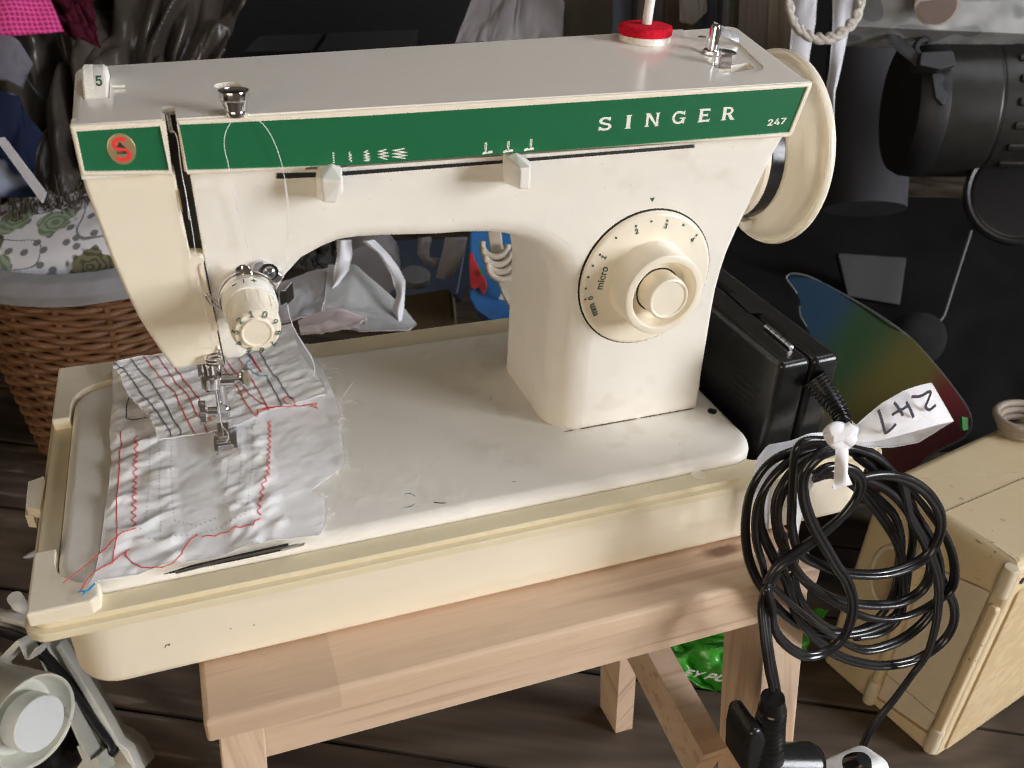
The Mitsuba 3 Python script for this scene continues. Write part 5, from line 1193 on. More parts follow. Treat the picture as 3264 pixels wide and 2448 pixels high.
add('basket_body', lathe([(0, 0.004), (brad(0) - 0.008, 0.004), (brad(1) - 0.008, ztop - FLOOR - 0.005)], (0, 0, 0), n=48).apply_transform(np.array([[ell, 0, 0, bx0], [0, 1, 0, by0], [0, 0, 1, FLOOR], [0, 0, 0, 1]])), 'wicker_dark', WB)
for i in range(rows):
    add('wicker_strand', ring((i + 0.5) / rows, PI * (i % 2), 0.0044, 0.0036), 'wicker', WB, smooth=True)
for k in range(17):
    a = 2 * PI * k / 17
    add('wicker_stake', tube([(bx0 + ell * brad(t) * math.cos(a), by0 + brad(t) * math.sin(a), FLOOR + (ztop - FLOOR) * t) for t in (0, 1)], 0.0036, 6), 'wicker', WB)
for i in range(3):
    a = np.linspace(0, 2 * PI, 160, endpoint=False)
    rr_ = brad(1) + 0.006 * np.cos(a * 14 + i * 2.1)
    add('rim_braid', sweep(np.stack([bx0 + ell * rr_ * np.cos(a), by0 + rr_ * np.sin(a), ztop + 0.006 * np.sin(a * 14 + i * 2.1) + 0.002], 1), circle(0.0065, 7), closed=True), 'wicker', WB, smooth=True)
mat('liner', (0.30, 0.30, 0.325), 0.9, 0.1)
a = np.linspace(0, 2 * PI, 160)


def liner(u, v):
    t = u * 2 * PI
    prof_r = np.interp(v, [0, 0.25, 0.5, 0.75, 1.0], [0.016, 0.018, 0.008, -0.012, -0.03])
    prof_z = np.interp(v, [0, 0.25, 0.5, 0.75, 1.0], [-0.002, 0.010, 0.021, 0.024, 0.010])
    w = 0.006 * (meshkit.fbm(np.stack([np.cos(t) * 7, np.sin(t) * 7, v * 3], -1), 3, 2) - 0.5)
    r = brad(1) + prof_r + w
    return np.stack([bx0 + ell * r * np.cos(t), by0 + r * np.sin(t), ztop + prof_z + w * 0.8], -1)


add('liner', grid(liner, 180, 24, 0.003), 'liner', WB, label='grey-white cloth liner folded over the rim', smooth=True)


def flowers(p, n, uv):
    x, y = (p.x * 0.93 - p.y * 0.2) * 19.0 + 0.35, (p.z * 0.9 + p.y * 0.45) * 19.0 + 0.2
    d, d2, r = voronoi(x, y)
    a = noise(x * 7, y * 7, 3.0)
    pet = 0.33 + 0.10 * (a - 0.5) * 2 + 0.10 * r
    line = smoothstep(0.35, 0.65, 0.5 + 0.5 * dr.sin(d * 46 + a * 7))
    white = mi.Color3f(0.66, 0.66, 0.70)
    green = mix((0.17, 0.22, 0.15), (0.30, 0.36, 0.26), line)
    olive = mix((0.085, 0.08, 0.05), (0.17, 0.16, 0.10), line)
    col = mix(green, olive, smoothstep(0.5, 0.56, r))
    e, e2, s = voronoi(x * 3.1 + 4, y * 3.1)
    leaf = (1 - smoothstep(0.20, 0.27, e)) * smoothstep(0.2, 0.3, s)
    vine = 1 - smoothstep(0.010, 0.03, dr.abs(noise(x * 1.7, y * 1.7, 8.0) - 0.5))
    base = mix(white, (0.10, 0.10, 0.11), dr.maximum(leaf, vine) * 0.85)
    return mix(base, col, 1 - smoothstep(pet - 0.03, pet + 0.01, d))


mat('floral', flowers, 0.85, 0.15)
cs = A((-0.0759,0.7409,-0.1418))


def cushion(u, v):
    t, s = u * 2 * PI, (v - 0.5) * PI
    c, d = np.cos(s), np.sin(s)
    sq = lambda w, e: np.sign(w) * np.abs(w) ** e
    x = 0.205 * sq(c, 0.6) * sq(np.cos(t), 0.7)
    y = 0.115 * sq(c, 0.6) * sq(np.sin(t), 0.7)
    z = 0.040 * sq(d, 0.9)
    w = 0.012 * (meshkit.fbm(np.stack([x * 12, y * 12, z * 12 + 4], -1), 3, 4) - 0.5)
    return np.stack([cs[0] - 0.02 + x * (1 + w), cs[1] + 0.05 + y + 0.25 * z, cs[2] - 0.004 + z + w * 1.6 + 0.10 * x], -1)


add('cushion', grid(cushion, 120, 60), 'floral', None, 'white cushion printed with green and olive flowers, in the basket', 'cushion', smooth=True)

# ---------------------------------------------------------------- cloths piled at the left
mat('satin', lambda p, n, uv: mix((0.040, 0.032, 0.026), (0.066, 0.055, 0.045), fbm(p.x * 9, p.y * 9, p.z * 9, 2)), 0.36, 0.6, sheen=0.4)
add('satin_cloth', cloth([(-0.2195,1.3512,0.086), (-0.0545,1.2328,0.1001), (0.0608,1.1907,0.1049), (0.2384,1.2427,0.0981)], [(-0.214,0.907,-0.1441), (-0.1173,0.862,-0.1549), (-0.0394,0.8502,-0.1456), (0.0346,0.9115,-0.1426)], 0.060, 9.0, 3, 220, 220, aniso=(1.9, 0.55)), 'satin', None,
    'crumpled dark brown satin cloth heaped behind the machine head', 'cloth', smooth=True)
mat('pink_mesh', lambda p, n, uv: mix((0.74, 0.10, 0.33), (0.42, 0.03, 0.16), smoothstep(0.2, 0.6, dr.abs(dr.sin((p.x + p.y * 0.5) * 520) * dr.sin((p.z + p.y * 0.5) * 520)))), 0.9, 0.1)
pk = [(-0.1335,1.0185,0.1107), (-0.0893,1.0056,0.1174), (-0.0519,1.0119,0.111)]
PM = add('pink_cloth', cloth(pk, [(-0.1473,1.0093,0.0504), (-0.0971,0.993,0.0554), (-0.0379,0.9966,0.0579)], 0.012, 5.0, 5, 50, 40, ridge=False), 'pink_mesh', None, 'bright pink mesh cloth with a scalloped edge, top left corner', 'cloth', smooth=True)
add('maroon_cloth', cloth([(-0.0558,1.0631,0.1097), (0.0099,1.0391,0.1125)], [(-0.0418,1.0179,0.0496), (0.005,0.99,0.0351)], 0.02, 5.0, 7, 40, 40), mat('maroon', (0.055, 0.004, 0.014), 0.8, 0.2), None, 'dark maroon cloth beside the pink mesh', 'cloth', smooth=True)
mat('navy_cloth', lambda p, n, uv: mix((0.010, 0.016, 0.045), (0.30, 0.36, 0.50), smoothstep(0.55, 0.66, fbm(p.x * 22, p.y * 22, p.z * 22, 2))), 0.8, 0.15)
add('blue_cloth', cloth([(-0.1497,0.8879,0.0179), (-0.0902,0.8586,0.0089), (-0.0817,0.8297,-0.03)], [(-0.165,0.797,-0.0907), (-0.1047,0.775,-0.0882), (-0.077,0.7649,-0.087)], 0.030, 3.0, 11, 60, 60, ridge=False), 'navy_cloth', None, 'blue and white patterned cloth at the left edge', 'cloth', smooth=True)
mat('pale_cloth', (0.52, 0.52, 0.56), 0.85, 0.15)
add('pale_cloth', cloth([(-0.1474,1.009,0.0498), (-0.0986,0.988,0.0469), (-0.0879,0.966,0.0201)], [(-0.1501,0.9428,0.0052), (-0.1072,0.9271,0.007), (-0.0923,0.9169,0.0004)], 0.02, 3.0, 17, 40, 40, ridge=False), mat('grey_violet', (0.16, 0.155, 0.19), 0.85, 0.1), None, 'grey cloth under the pink mesh', 'cloth', smooth=True)
add('white_strap', plate([(-0.1128,0.7879,-0.0162), (-0.1037,0.7858,-0.014), (-0.0689,0.7386,-0.0648), (-0.0746,0.734,-0.0751)], 0.004), 'pale_cloth', None, 'pale satin strap lying across the blue cloth', 'strap')
mat('fringe', lambda p, n, uv: mix((0.035, 0.028, 0.022), (0.10, 0.09, 0.07), noise(p.x * 240, p.y * 240, p.z * 60)), 0.9, 0.1)
fg = []
for k in range(220):
    p = A((-0.1144,0.8041,-0.0977)) + (A((-0.016,0.802,-0.0997)) - A((-0.1144,0.8041,-0.0977))) * rng.random()
    p = p + rng.normal(0, 0.012, 3)
    d = A((rng.normal(0, 0.008), -0.010, -0.022))
    fg.append(tube([p, p + d * 0.6 + A((0, 0, 0.004)), p + d * 1.5], 0.0008, 4, smoothn=3))
add('cloth_fringe', join(fg), 'fringe', None, 'brown and pale threads of a fringe above the flowered cushion', 'fringe', kind='stuff')

# ---------------------------------------------------------------- things seen over the machine
mat('slate', (0.030, 0.032, 0.037), 0.6, 0.3)
add('storage_box', plate([(0.2263,1.5674,-0.0857), (0.2585,1.5731,-0.0579), (0.38,1.5319,-0.0482), (0.3507,1.5231,-0.0789)], 0.08), 'slate', None, 'dark slate box lid behind the machine, left of the seam', 'box')
add('storage_box', plate([(0.3611,1.5193,-0.0785), (0.3905,1.5285,-0.047), (0.5579,1.4712,-0.0345), (0.548,1.4537,-0.0667)], 0.08), 'slate', None, 'dark slate box lid behind the machine, right of the seam', 'box')
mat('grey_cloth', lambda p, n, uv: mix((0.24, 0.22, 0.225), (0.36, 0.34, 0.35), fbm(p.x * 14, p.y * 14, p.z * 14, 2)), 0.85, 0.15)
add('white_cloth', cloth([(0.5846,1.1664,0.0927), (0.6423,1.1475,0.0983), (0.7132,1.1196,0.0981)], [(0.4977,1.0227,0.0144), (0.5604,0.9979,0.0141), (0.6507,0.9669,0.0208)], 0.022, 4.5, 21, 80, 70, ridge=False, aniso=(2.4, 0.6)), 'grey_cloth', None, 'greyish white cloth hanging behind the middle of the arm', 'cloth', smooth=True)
mat('olive_board', (0.052, 0.044, 0.030), 0.7, 0.2)
add('olive_box', plate([(0.6711,1.0728,0.0977), (0.7697,1.0368,0.1018), (0.7472,0.9938,0.0233), (0.6556,1.0251,0.0164)], 0.15), 'olive_board', None, 'olive brown board behind the red felt', 'board')
mats = [mat(f'garment_{i}', c, 0.85, 0.15) for i, c in enumerate([(0.060, 0.066, 0.078), (0.080, 0.058, 0.045), (0.115, 0.105, 0.098), (0.082, 0.062, 0.045), (0.165, 0.15, 0.13), (0.030, 0.030, 0.036), (0.080, 0.074, 0.066), (0.105, 0.083, 0.066), (0.095, 0.076, 0.050)])]
for i, (u0, u1, nme, lab, dd) in enumerate(((1325, 1385, 'garment', 'slate blue hanging garment right of the spool pin', 1.30), (1380, 1412, 'garment', 'narrow brown hanging garment behind the winder', 1.28), (1405, 1450, 'garment', 'taupe hanging garment behind the winder', 1.31), (1446, 1505, 'garment', 'brown hanging garment left of a pale one', 1.29),
                                            (1466, 1525, 'garment', 'pale greige hanging garment above the latch', 1.26), (1505, 1560, 'garment', 'charcoal hanging garment above the right corner', 1.30), (1535, 1605, 'garment', 'grey brown hanging garment above the right corner', 1.32), (1596, 1660, 'garment', 'warm brown hanging garment left of the tapes', 1.31), (1640, 1730, 'garment', 'olive brown hanging garment behind the tapes', 1.34))):
    lo = 130 if i != 4 else 30
    def pt(u, v, d=dd):
        x = A((0.5694,0.6495,0.1602)) - A(CAM); y = A((0.7689,0.5768,0.1686)) - A(CAM); w = A((0.5461,0.5702,0.0262)) - A(CAM)
        return tuple(A(CAM) + d * (x + (y - x) * (u - 1325) / 405 + (w - x) * (v + 40) / 300))
    add(nme, cloth([pt(u0, -40), pt((u0 + u1) / 2, -42), pt(u1, -40)], [pt(u0 - 12, lo + 130), pt((u0 + u1) / 2 - 12, lo + 132), pt(u1 - 12, lo + 130)] if i != 4 else [pt(u0, lo + 20), pt((u0 + u1) / 2, lo + 28), pt(u1, lo)], 0.010, 4.0, 30 + i, 24, 40, ridge=False, aniso=(3, 0.4)), mats[i], None, lab, 'garment', group='garments hanging in the dark behind the bobbin winder', smooth=True)

# white tapes and the cord loop at the top right
mat('satin_white', (0.62, 0.62, 0.66), 0.5, 0.4)
def strip(l, r, bow):
    f = coons(l, r, [l[0], r[0]], [l[-1], r[-1]])
    def fn(u, v):
        q = f(u, v)
        return q + A((-0.3, -0.8, 0.3)) * (bow * np.sin(PI * v) + 0.003 * np.sin(u * 6 + v * 4))[..., None]
    return grid(fn, 40, 10, 0.002)
add('white_tape', strip([(0.772,0.593,0.1566), (0.7637,0.5721,0.1201), (0.7574,0.5565,0.0927), (0.7404,0.5268,0.0377)], [(0.8002,0.5827,0.1578), (0.7921,0.5647,0.1258), (0.7792,0.5491,0.0945), (0.763,0.5186,0.0387)], 0.008), 'satin_white', None, 'white tape hanging left behind the beige rope', 'tape', group='white tapes behind the rope', smooth=True)
add('white_tape', strip([(0.8368,0.604,0.1545), (0.8284,0.5794,0.1123), (0.8198,0.5579,0.0747), (0.8121,0.5454,0.0511), (0.8098,0.5278,0.0231)], [(0.8637,0.5942,0.1557), (0.8499,0.5746,0.1178), (0.8317,0.5536,0.0752), (0.8214,0.542,0.0515), (0.8142,0.5231,0.0186)], 0.008), 'satin_white', None, 'white tape hanging right behind the beige rope', 'tape', group='white tapes behind the rope', smooth=True)
rp = catmull([(0.7398,0.5571,0.1595), (0.7398,0.5442,0.1399), (0.744,0.5349,0.1284), (0.7536,0.5259,0.1205), (0.7675,0.5186,0.1177), (0.7825,0.5148,0.1209), (0.7987,0.5155,0.1316), (0.809,0.5195,0.1437), (0.8171,0.5289,0.1627)], 14)
mat('rope', lambda p, n, uv: mix((0.42, 0.38, 0.33), (0.60, 0.57, 0.52), noise(p.x * 300, p.y * 300, p.z * 300)), 0.7, 0.2)
RP = thing('cotton_rope', 'beige twisted rope hanging in a loop at the top right', 'rope')
for k in range(2):
    t = np.arange(len(rp)) * 0.32 + k * PI
    add('strand', sweep(rp + np.stack([0.0028 * np.cos(t), 0.002 * np.sin(t), 0.0028 * np.sin(t)], 1), circle(0.0037, 8)), 'rope', RP, smooth=True)


def zinc(p, n, uv):
    x, y, z = p.x * 28, p.y * 28, p.z * 28
    a = fbm(x, y, z, 3)
    b = noise(x * 1.3 + 4, y * 1.3, z * 1.3)
    c = mix((0.22, 0.225, 0.22), (0.36, 0.365, 0.36), smoothstep(0.3, 0.7, a))
    return mix(c, (0.11, 0.115, 0.115), smoothstep(0.60, 0.70, b) * 0.7)


mat('zinc', zinc, 0.5, 0.5)
GP = add('zinc_tub', plate([(0.8669,0.6053,0.1744), (1.0998,0.5205,0.1842), (1.0883,0.4813,0.1181), (1.0526,0.4965,0.1198), (0.9344,0.5426,0.1195), (0.8553,0.5736,0.1195), (0.856,0.5816,0.1321)], 0.06, r=0.003), 'zinc', None, 'mottled galvanized zinc panel at the top right corner', 'panel')
add('white_pipe', tube([(0.9979,0.6256,0.1874), (0.902,0.5017,0.1528)], 0.0235, 28), mat('pipe', (0.52, 0.47, 0.44), 0.4), None, 'white pipe end in front of the zinc panel', 'pipe', smooth=50)
add('pipe_mouth', tube([(0.9037,0.5034,0.1526), (0.9009,0.5002,0.1528)], 0.0195, 28), mat('pipe_in', (0.20, 0.15, 0.14), 0.6), 'white_pipe', smooth=50)

# pale roll, darkened in its colour to stand for shade, and the grey lamp
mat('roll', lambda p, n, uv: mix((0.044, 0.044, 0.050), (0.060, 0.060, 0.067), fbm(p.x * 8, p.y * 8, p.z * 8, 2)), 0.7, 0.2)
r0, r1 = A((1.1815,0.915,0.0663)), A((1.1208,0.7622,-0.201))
add('fabric_roll', sweep(catmull([r0, r0 * 0.66 + r1 * 0.34, r0 * 0.33 + r1 * 0.67, r1], 10), circle(0.068, 30), scale=1 + 0.06 * np.sin(np.linspace(0, 5, 31))), 'roll', None, 'pale fabric roll, shade put into its colour, standing behind the grey lamp', 'fabric roll', smooth=50)
mat('lamp_grey', lambda p, n, uv: mix((0.026, 0.025, 0.023), (0.042, 0.040, 0.036), fbm(p.x * 60, p.y * 60, p.z * 60, 2)), 0.38, 0.5, metal=0.5)
LM = thing('stage_lamp', 'grey metal spotlight with a ribbed barrel lying at the right edge', 'lamp')
la, lb = A((0.9788,0.5938,0.0133)), A((1.1779,0.4996,0.0271))
R0 = 0.0885
ax = nm(lb - la)
ln = np.linalg.norm(lb - la)
add('barrel', lathe([(0, 0.004), (R0 * 0.9, 0.0), (R0 * 0.97, 0.008), (R0, 0.02), (R0, 0.088), (R0 * 0.985, 0.090), (R0 * 0.985, 0.093), (R0, 0.095), (R0, ln), (0, ln)], la, ax, 80), 'lamp_grey', LM, smooth=40)
add('end_cap', lathe([(0, -0.004), (R0 * 0.92, -0.004), (R0 * 0.985, 0.006), (R0 * 1.004, 0.018), (R0 * 1.004, 0.029), (R0 * 0.99, 0.031)], la, ax, 80), mat('lamp_dark', (0.011, 0.011, 0.013), 0.5), LM, label='dark end cap', smooth=40)
bl = basis(ax)
for k in range(20):
    a = 2 * PI * k / 20
    d = bl[:, 0] * math.cos(a) + bl[:, 1] * math.sin(a)
    add('cooling_rib', bar(la + ax * 0.108 + d * R0, la + ax * (ln - 0.005) + d * R0, 0.010, 0.008, up=d, r=0.003), 'lamp_grey', LM)
scp = A((1.0175,0.4858,0.0352))
add('screw', lathe([(0, 0.003), (0.004, 0.002), (0.006, 0), (0.006, -0.01)], scp, nm(A(CAM) - scp), 16), 'steel', LM)
add('strap', sweep(catmull([(0.911,0.5732,0.1136), (0.9131,0.5667,0.1052), (0.9211,0.5582,0.097), (0.9327,0.5477,0.088), (0.9384,0.5415,0.0821)], 8), circle(0.008, 8, 0.003), up=(0, -1, 0.3)), mat('strap_dark', (0.020, 0.021, 0.024), 0.6), LM)
add('strap', sweep(catmull([(0.9381,0.5463,0.0892), (0.9357,0.5519,0.0962), (0.9406,0.5548,0.1035), (0.9488,0.5531,0.1057), (0.9515,0.5502,0.103)], 8), circle(0.004, 8), up=(0, -1, 0.3)), 'strap_dark', LM)
add('bracket', plate([(0.9334,0.5394,0.095), (0.9703,0.5272,0.0984), (0.9718,0.5167,0.0834), (0.9511,0.5211,0.0778), (0.9285,0.5325,0.0816)], 0.03, r=0.003), 'strap_dark', LM)
add('bracket', plate([(0.9492,0.5304,0.0716), (0.9616,0.5268,0.0736), (0.9716,0.5153,0.0621), (0.9578,0.5041,0.0369), (0.9491,0.5142,0.0469)], 0.01, r=0.003), 'strap_dark', LM)
LN = thing('lens_ring', 'dark round lens with a thin rim below the grey lamp, right edge', 'lens')
lc = A((1.0755,0.4553,-0.0626))
add('lens_glass', lathe([(0, 0.004), (0.055, 0.003), (0.060, 0.0), (0.060, -0.02), (0, -0.02)], lc, nm(A(CAM) - lc + A((0.3, 0, 0.2))), 60), mat('lens_black', (0.010, 0.010, 0.013), 0.35, 0.4), LN, smooth=40)
add('rim', lathe([(0.060, -0.015), (0.0665, -0.015), (0.0665, 0.005), (0.064, 0.007), (0.060, 0.004)], lc, nm(A(CAM) - lc + A((0.3, 0, 0.2))), 60), mat('rim_grey', (0.020, 0.020, 0.022), 0.4), LN, smooth=40)
add('thin_rod', tube([(1.1561,0.5793,-0.1706), (1.1294,0.5559,-0.2219), (1.1006,0.5302,-0.2779), (1.0694,0.5207,-0.3109)], 0.0022, 8), mat('rod', (0.12, 0.12, 0.12), 0.4), None, 'thin grey rod leaning in the dark at the right', 'rod')
# dark low chest with a pale patch
mat('chest', (0.012, 0.0115, 0.0125), 0.5, 0.3)
mat('chest_edge', (0.022, 0.021, 0.021), 0.5, 0.4)
DC = thing('dark_chest', 'low black chest in the shadow behind the coiled cord', 'chest')
add('chest_front', plate([(1.0406,1.0191,-0.3751), (1.6858,0.7564,-0.3899), (1.6324,0.5744,-0.6972), (0.9799,0.8121,-0.7246)], 0.3), 'chest', DC)
add('chest_top_edge', bar((1.0446,1.0643,-0.3616), (1.6238,0.7229,-0.3438), 0.03, 0.02), 'chest_edge', DC)
add('chest_ledge', bar((1.0262,0.9922,-0.3863), (1.569,0.6633,-0.371), 0.012, 0.012), 'chest_edge', DC)
add('grey_panel', plate([(1.02,0.6902,-0.2363), (1.1222,0.6489,-0.2381), (1.1008,0.6143,-0.3033), (1.0247,0.6501,-0.2942)], 0.01, r=0.004), mat('dim_grey', (0.014, 0.014, 0.016), 0.6), None, 'dim grey card leaning on the dark chest', 'card')
add('shade_sheet', cloth([(1.2088,1.4046,-0.417), (1.5478,1.1729,-0.3757), (1.9397,0.917,-0.3397)], [(0.6771,0.4687,-0.2406), (0.772,0.2712,-0.2924), (0.9996,0.1712,-0.2706)], 0.03, 6.0, 61, 80, 80, ridge=False), 'dark', None, 'added black sheet standing in for shade on the floor behind the coil and the case', 'cloth', smooth=True)  # sheet added to darken the floor; its black stands in for shade
add('stone', place(trimesh.creation.icosphere(subdivisions=3), (0.9415,0.4272,-0.242), (0.042, 0, -0.01), (0, 0.033, 0), (0.01, 0, 0.037)), mat('stone_grey', lambda p, n, uv: mix((0.012, 0.012, 0.012), (0.024, 0.023, 0.023), fbm(p.x * 40, p.y * 40, p.z * 40, 3)), 0.9, 0.1), None, 'grey lump behind the rainbow plastic sheet', 'stone', smooth=True)

# ---------------------------------------------------------------- rainbow plastic wing
def rainbow(p, n, uv):
    a, b = A((0.71,0.3758,-0.1708)), A((0.7935,0.2395,-0.213))
    d = (b - a); L = float(d @ d)
    t = ((p.x - a[0]) * d[0] + (p.y - a[1]) * d[1] + (p.z - a[2]) * d[2]) / L
    t = t + 0.10 * (fbm(p.x * 14, p.y * 14, p.z * 14, 2) - 0.5)
    c = mix((0.012, 0.036, 0.070), (0.017, 0.044, 0.016), smoothstep(0.04, 0.30, t))
    c = mix(c, (0.072, 0.062, 0.014), smoothstep(0.34, 0.68, t))
    return mix(c, (0.085, 0.008, 0.011), smoothstep(0.80, 0.98, t))


mat('rainbow', rainbow, 0.28, 0.5)
wing = [(0.7039,0.4123,-0.1193), (0.7063,0.4141,-0.1151), (0.7133,0.4124,-0.1135), (0.7269,0.4057,-0.1155), (0.7426,0.3952,-0.1221), (0.7539,0.3752,-0.1266), (0.7709,0.3503,-0.135), (0.7884,0.3239,-0.1456), (0.8052,0.3088,-0.1585), (0.8124,0.2856,-0.1703), (0.8209,0.2585,-0.1871), (0.8288,0.2281,-0.2094), (0.8128,0.2119,-0.2244), (0.7715,0.2144,-0.245), (0.7329,0.2067,-0.2797), (0.7092,0.2099,-0.2889), (0.6954,0.2256,-0.2924), (0.6985,0.2503,-0.2723), (0.7019,0.2817,-0.2418), (0.6949,0.3092,-0.2234), (0.7177,0.3304,-0.1969), (0.7132,0.341,-0.1834), (0.7118,0.3607,-0.1735), (0.7117,0.3682,-0.1623), (0.7057,0.3795,-0.1487), (0.7135,0.3945,-0.1404), (0.7111,0.4021,-0.1304)]
RW = add('rainbow_wing', plate(wing, 0.0025, r=0.0015), 'rainbow', None, 'translucent plastic wing shading from blue through green and yellow to red', 'plastic wing')
wp = catmull(wing[:20] + wing[20:], 4, True)
add('wing_rim', sweep(wp, circle(0.0012, 5), closed=True), mat('rim_dim', (0.09, 0.10, 0.10), 0.3), RW)
add('green_clip', plate([(0.7576,0.1817,-0.1691), (0.7626,0.1794,-0.1697), (0.7617,0.1732,-0.1796), (0.7565,0.1746,-0.1806)], 0.006), mat('clip_green', (0.02, 0.17, 0.03), 0.5), None, 'bright green plastic clip beside the red end of the rainbow wing', 'clip')

# ---------------------------------------------------------------- cream carrying case on the floor
def case_mat(p, n, uv):
    t = fbm(p.x * 14, p.y * 14, p.z * 14, 3)
    s = smoothstep(0.80, 0.85, noise(p.x * 260, p.y * 260, p.z * 260)) * smoothstep(0.66, 0.75, noise(p.x * 25, p.y * 25, p.z * 25))
    return mix(mix((0.60, 0.48, 0.295), (0.66, 0.545, 0.36), t), (0.10, 0.07, 0.04), s * 0.6)


mat('case', case_mat, 0.5, 0.35, bump=(peel, 0.00015))
mat('case_panel', lambda p, n, uv: mix((0.60, 0.52, 0.39), (0.65, 0.575, 0.44), fbm(p.x * 20, p.y * 20, p.z * 20, 2)), 0.5, 0.3)
mat('case_worn', lambda p, n, uv: mix((0.52, 0.40, 0.235), (0.57, 0.45, 0.275), smoothstep(0.35, 0.7, fbm((p.x + p.y) * 70 + p.z * 50, p.z * 160 - p.x * 60, 0.0, 3))), 0.5, 0.3, bump=(lambda p, n, uv: fbm((p.x + p.y) * 90, p.z * 90 - p.x * 90, 0.0, 2), 0.0006))
CC = thing('carrying_case', 'cream plastic carrying case with an oval handle hole, on the floor at the right', 'case')
B0, B1, B2 = A((0.655, 0.007, FLOOR)), A((0.628, 0.138, FLOOR)), A((0.803, 0.042, FLOOR))
ex = (B1 - B0) / np.linalg.norm(B1 - B0)                         # along the front face, to the left
ez = nm(np.cross((0, 0, 1.0), ex)); ez = ez if (A(CAM) - B0) @ ez > 0 else -ez   # out of the front face
ey = -ez                                                             # depth
Wc, Hc, Dc = 0.1334, 0.2380, 0.30
fpl = lambda m: place(m, B0, ex, (0, 0, 1), ez)                       # local x along the face, y up, z out of the face
shell = tri(man(place(rprism(rrect(0, 0, Wc, Dc, 0.006, 0.02), 0, Hc, 0.010, 0.003, 5), B0, ex, ey, (0, 0, 1))) - man(fpl(rprism(rounded([(0.012, 0.020), (0.070, 0.010), (0.070, Hc - 0.05), (0.012, Hc - 0.035)], 0.003), -0.004, 0.02)))
            - man(fpl(place(lathe([(0, -0.05), (1, -0.05), (1, 0.05), (0, 0.05)], n=48), (0.096, 0.150, 0), (0.0165, 0, 0), (0, 0.031, 0), (0, 0, 1)))))
add('case_shell', shell, 'case', CC, smooth=35)
add('hole_dark', fpl(place(lathe([(0, -0.03), (1.1, -0.03)], n=32), (0.096, 0.150, 0), (0.0165, 0, 0), (0, 0.031, 0), (0, 0, 1))), 'slot_black', CC)
tt = np.linspace(0, 2 * PI, 48, endpoint=False)
add('hole_rim', fpl(sweep(np.stack([0.096 + 0.0185 * np.cos(tt), 0.150 + 0.033 * np.sin(tt), 0 * tt + 0.0005], 1), circle(0.0022, 8), closed=True)), 'case_panel', CC, smooth=True)
add('front_flap', fpl(rprism(rounded([(0.014, 0.022), (0.068, 0.012), (0.068, Hc - 0.053), (0.014, Hc - 0.038)], 0.002), -0.004, -0.0012, 0.0008, 0, 2)), 'case_panel', CC, label='paler recessed flap with hinge lugs')
for (hx, hy) in ((0.006, 0.010), (0.074, 0.004), (0.006, Hc - 0.030), (0.074, Hc - 0.05)):
    add('hinge_lug', fpl(place(lathe([(0, -0.016), (0.0052, -0.0155), (0.0060, -0.014), (0.0060, 0.014), (0.0052, 0.0155), (0, 0.016)], n=24), (hx, hy + 0.012, 0.001), (1, 0, 0), (0, 0, -1), (0, 1, 0))), 'case_panel', CC)
add('hinge_bar', fpl(rprism(rrect(0.0015, 0.018, 0.0105, Hc - 0.045, 0.003), -0.004, 0.0045, 0.003, 0, 3)), 'case', CC)
add('hinge_bar', fpl(rprism(rrect(0.0695, 0.018, 0.0780, Hc - 0.055, 0.003), -0.004, 0.0045, 0.003, 0, 3)), 'case', CC)
add('flap_seam', fpl(box(0.014, 0.068, 0.045, 0.0456, -0.0012, -0.0009)), 'rim_dim', CC)
add('worn_side', place(rprism(rrect(0.012, 0.006, Dc - 0.02, Hc - 0.030, 0.004), 0, 0.0022, 0.001, 0, 2), B0, ey, (0, 0, 1), -ex), 'case_worn', CC, label='worn ridged side of the case')
add('lid_seam', bar(B0 + ex * 0.075 + ey * 0.006 + A((0, 0, Hc + 0.0002)), B0 + ex * 0.060 + ey * 0.29 + A((0, 0, Hc + 0.0002)), 0.0009, 0.0008), mat('seam_brown', (0.16, 0.10, 0.05), 0.7), CC)
add('side_screw', lathe([(0, 0.0006), (0.0032, 0.0004), (0.0036, -0.001)], B0 + ex * -0.0003 + ey * 0.012 + A((0, 0, Hc - 0.018)), -ex, 16), 'print_black', CC)
wc = A((0.8126,0.1567,-0.1815)) - A((0.03, 0.03, 0))
add('wire_coil', join([sweep(np.stack([wc[0] + 0.03 + (0.022 + 0.004 * i) * np.cos(tt), wc[1] + 0.03 + (0.019 + 0.003 * i) * np.sin(tt), B0[2] + Hc + 0.006 + 0.006 * i + 0 * tt], 1), circle(0.0036, 7), closed=True) for i in range(3)]), mat('old_cable', (0.30, 0.25, 0.20), 0.6), None, 'coil of dull beige cable lying on the carrying case', 'cable', smooth=True)

# ---------------------------------------------------------------- green bag under the stool
mat('green_film', (0.050, 0.33, 0.030), 0.22, 0.6)
GB = add('green_bag', cloth([(0.4848,0.2185,-0.39), (0.53,0.1894,-0.369), (0.5736,0.1709,-0.3711), (0.6268,0.1515,-0.3689)], [(0.4713,0.1818,-0.4153), (0.4864,0.1391,-0.4137), (0.5147,0.1179,-0.41), (0.5587,0.1082,-0.3986)], 0.022, 6.0, 41, 80, 60), 'green_film', None, 'shiny green plastic bag with white lettering behind the stool leg', 'bag', smooth=True)
g0, g1 = [(0.4608,0.1462,-0.3896), (0.5,0.1202,-0.3865)]
add('bag_lettering', lettering('EY PUP', 0.013, g0, A(g1) - A(g0), (0.2, -0.4, 0.9), True, 0.0006, width=float(np.linalg.norm(A(g1) - A(g0)))), 'print_white', GB)

